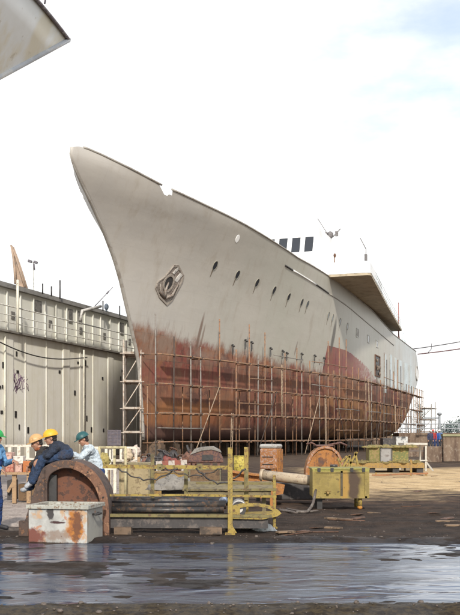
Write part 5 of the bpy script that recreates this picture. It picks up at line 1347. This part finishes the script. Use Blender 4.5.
    bro = [(.118 * k * math.sin(a), (.137 * k + (.058 * k * max(0, math.cos(a)) ** 2.5)) * math.cos(a)) for a in th_]; bri = [(.104 * k * math.sin(a), .124 * k * math.cos(a)) for a in th_]
    m.ring(bro, bri, -.014, 0, lambda q, z: Vector((q[0], q[1], z - .10 * max(0, q[1] - .14 * k))))
    hm = frame_of(H @ Vector((0, 1, -.05)), H @ Vector((0, .05, 1)))
    for v in m.bm.verts: v.co = h(0, -.008, .05) + hm @ v.co
    m.done('hard_hat', helmet, T, bevel=0)
    return T
def stand(x, y, z0, face, lean=.0, h=1.76, arms=None, seed=0):
    k = h / 1.76; r = Matrix.Rotation(face, 3, 'Z')             # face 0 looks along +x
    J = {'pelvis': (-.02, 0, .96), 'chest': (.02 + lean * .35, 0, 1.30 - abs(lean) * .06), 'neck': (.03 + lean * .62, 0, 1.50 - abs(lean) * .12), 'head': (.06 + lean * .82, 0, 1.63 - abs(lean) * .18)}
    for sd, q in (('L', 1), ('R', -1)):
        J['hp' + sd] = (-.02, .095 * q, .92); J['kn' + sd] = (.03 + .03 * q, .11 * q, .50); J['an' + sd] = (-.02 + .05 * q, .12 * q, .085); J['to' + sd] = (.14 + .05 * q, .15 * q, .04)
        J['sh' + sd] = (.02 + lean * .55, .19 * q, 1.44 - abs(lean) * .1); J['el' + sd] = (.0 + lean * .5, .25 * q, 1.15); J['wr' + sd] = (.10 + lean * .5, .24 * q, .92)
        if arms and sd in arms: J['el' + sd], J['wr' + sd] = arms[sd]
    return {a: Vector((x, y, z0)) + r @ (Vector(b) * k) for a, b in J.items()}, r @ Vector((1, 0, 0))

hat = lambda n, c: worn('hat_' + n, c, tuple(v * .7 for v in c), tuple(v * .3 + .03 for v in c), scale=7, rough=.5, bump=.08, dirtamt=.45, rustamt=.36)
NAVY = cloth('navy_cloth', (.028, .04, .07), (.018, .024, .04)); NAVY2 = cloth('blue_jean_cloth', (.03, .06, .13), (.02, .035, .075))
BLUEO = cloth('blue_overall_cloth', (.015, .05, .19), (.012, .035, .12)); SKYB = cloth('sky_shirt', (.16, .36, .62), (.10, .26, .50)); WSH = cloth('white_shirt', (.62, .70, .76), (.48, .56, .63), .15)
SHOE = worn('shoe_dark', (.02, .02, .025), scale=9); SHOEW = worn('shoe_pale', (.36, .38, .41), (.16, .16, .18), scale=9)
# standing at the left edge, facing right
J, f = stand(gnd(-7.5, 17.2).x, 17.2, .0, math.radians(-18), .02, 1.80, {'L': ((.10, .26, 1.17), (.32, .16, 1.22)), 'R': ((.06, -.25, 1.17), (.27, -.16, 1.08))})
person('man in bright blue overalls and green hard hat standing at the left edge', J, f, (.95, -.15, -.12), ('shirt', SKYB), ('overalls', BLUEO), hat('green', (.02, .30, .07)), SHOE, base=Vector((J['pelvis'].x, 17.2, 0)))
# nearer seated man, yellow hat, leaning left over his knees
D = 16.62
def jp(px, py, dd=0.): return at(px, py, D + dd)
J = {'pelvis': jp(65, 453.5), 'chest': jp(57.5, 449.5), 'neck': jp(53.2, 444.6), 'head': jp(50.6, 438.2), 'shL': jp(55.6, 448.2, -.18), 'shR': jp(55.2, 447.6, .18),
     'elL': jp(47.5, 456.0, -.24), 'wrL': jp(41, 460.0, -.12), 'elR': jp(45, 454, .16), 'wrR': jp(38, 459, .05),
     'hpL': jp(63.5, 455.6, -.09), 'hpR': jp(63.5, 455.4, .09), 'knL': jp(42.5, 459.5, -.16), 'knR': jp(40, 460, .12), 'anL': jp(33.0, 481.5, -.2), 'anR': jp(33.5, 480, .1), 'toL': jp(26.5, 486.5, -.22), 'toR': jp(27.5, 485, .08)}
person('man in navy jacket and yellow hard hat sitting hunched on the rusty drum housing', J, (-1, 0, 0), (-1, -.25, -.18), ('jacket', NAVY), ('trousers', NAVY2), hat('yellow', (.66, .36, .02)), SHOEW, up=(-.1, 0, 1), base=jp(60, 460))
# his neighbour, further left and behind
D = 17.05
J = {'pelvis': jp(53, 457.5), 'chest': jp(45, 454.5), 'neck': jp(40.2, 449.2), 'head': jp(36.6, 442.8), 'shL': jp(42.5, 453, -.18), 'shR': jp(42.5, 452.5, .18),
     'elL': jp(36.5, 462, -.22), 'wrL': jp(31.5, 464, -.08), 'elR': jp(36, 462, .2), 'wrR': jp(30.5, 465, .1),
     'hpL': jp(52, 459.5, -.09), 'hpR': jp(52, 459, .09), 'knL': jp(37.5, 465, -.2), 'knR': jp(36, 465, .1), 'anL': jp(30.5, 487, -.2), 'anR': jp(29.5, 487, .12), 'toL': jp(23.5, 490, -.2), 'toR': jp(22.5, 490, .1)}
person('man in a tan hard hat with bowed head sitting beside the yellow hatted man', J, (-1, 0, 0), (-.9, -.45, -.35), ('jacket', cloth('dark_cloth', (.05, .042, .04), (.03, .027, .025))), ('trousers', NAVY2), hat('tan', (.50, .30, .13)), SHOEW, up=(-.15, 0, 1), base=jp(50, 462))
m = MB(); c_ = jp(40.2, 449.5)
m.tube([c_ + Vector((.075 * math.cos(a * PI / 5), .075 * math.sin(a * PI / 5), .012 * math.sin(a * 2))) for a in range(11)], .03, 8); pr = [o for o in bpy.data.objects if o.type == 'EMPTY' and 'tan hard hat' in o.get('label', '')][0]
m.done('neck_scarf', cloth('rust_scarf', (.32, .10, .04)), pr, smooth=True)
# white shirt, teal hat, bending forward behind the arch
J, f = stand(gnd(97, 19.2).x, 19.2, .0, math.radians(198), .26, 1.80, {'L': ((.36, .24, 1.24), (.58, .16, 1.36)), 'R': ((.30, -.26, 1.18), (.50, -.12, 1.14))})
person('man in a white shirt and dark teal hard hat bending forward behind the rusty arch', J, f, (-.86, -.35, -.42), ('shirt', WSH), ('trousers', BLUEO), hat('teal', (.015, .085, .09)), SHOE, up=(-.2, 0, 1), base=Vector((J['pelvis'].x, 19.2, 0)))
# a row of onlookers beyond the brown wall
m = MB(); m.box((18.2, 81, .21), (9, 8, .42)); o = m.done('pavement', BRN); o['kind'] = 'structure'
for i, (px, tc, bc, hc_, lab, fa) in enumerate(((430.2, (.05, .06, .12), (.05, .05, .06), (.6, .6, .58), 'far man in dark clothes, leftmost of the group beyond the brown wall', -1.2), (433.2, (.45, .05, .05), (.03, .05, .14), (.55, .1, .08), 'far man in a red shirt standing beyond the brown wall', -1.9), (436.2, (.03, .09, .34), (.03, .05, .14), (.5, .5, .5), 'far man in a bright blue shirt beyond the brown wall', -1.4), (439.6, (.10, .20, .42), (.05, .05, .06), (.7, .7, .66), 'far man in a paler blue shirt, rightmost beyond the brown wall', -2.2))):
    d = 78.5 + i * .8; J, f = stand(gnd(px, d).x, d, .42, fa, 0, 1.72 + .05 * (i % 2))
    person(lab, J, f, (f.x, f.y, -.1), ('shirt', cloth('far_shirt%d' % i, tc)), ('trousers', cloth('far_trousers%d' % i, bc)), hat('far%d' % i, hc_), SHOE, voxel=.02, group='onlookers beyond the brown wall', base=Vector((J['pelvis'].x, d, .42)))
bpy.context.view_layer.update()
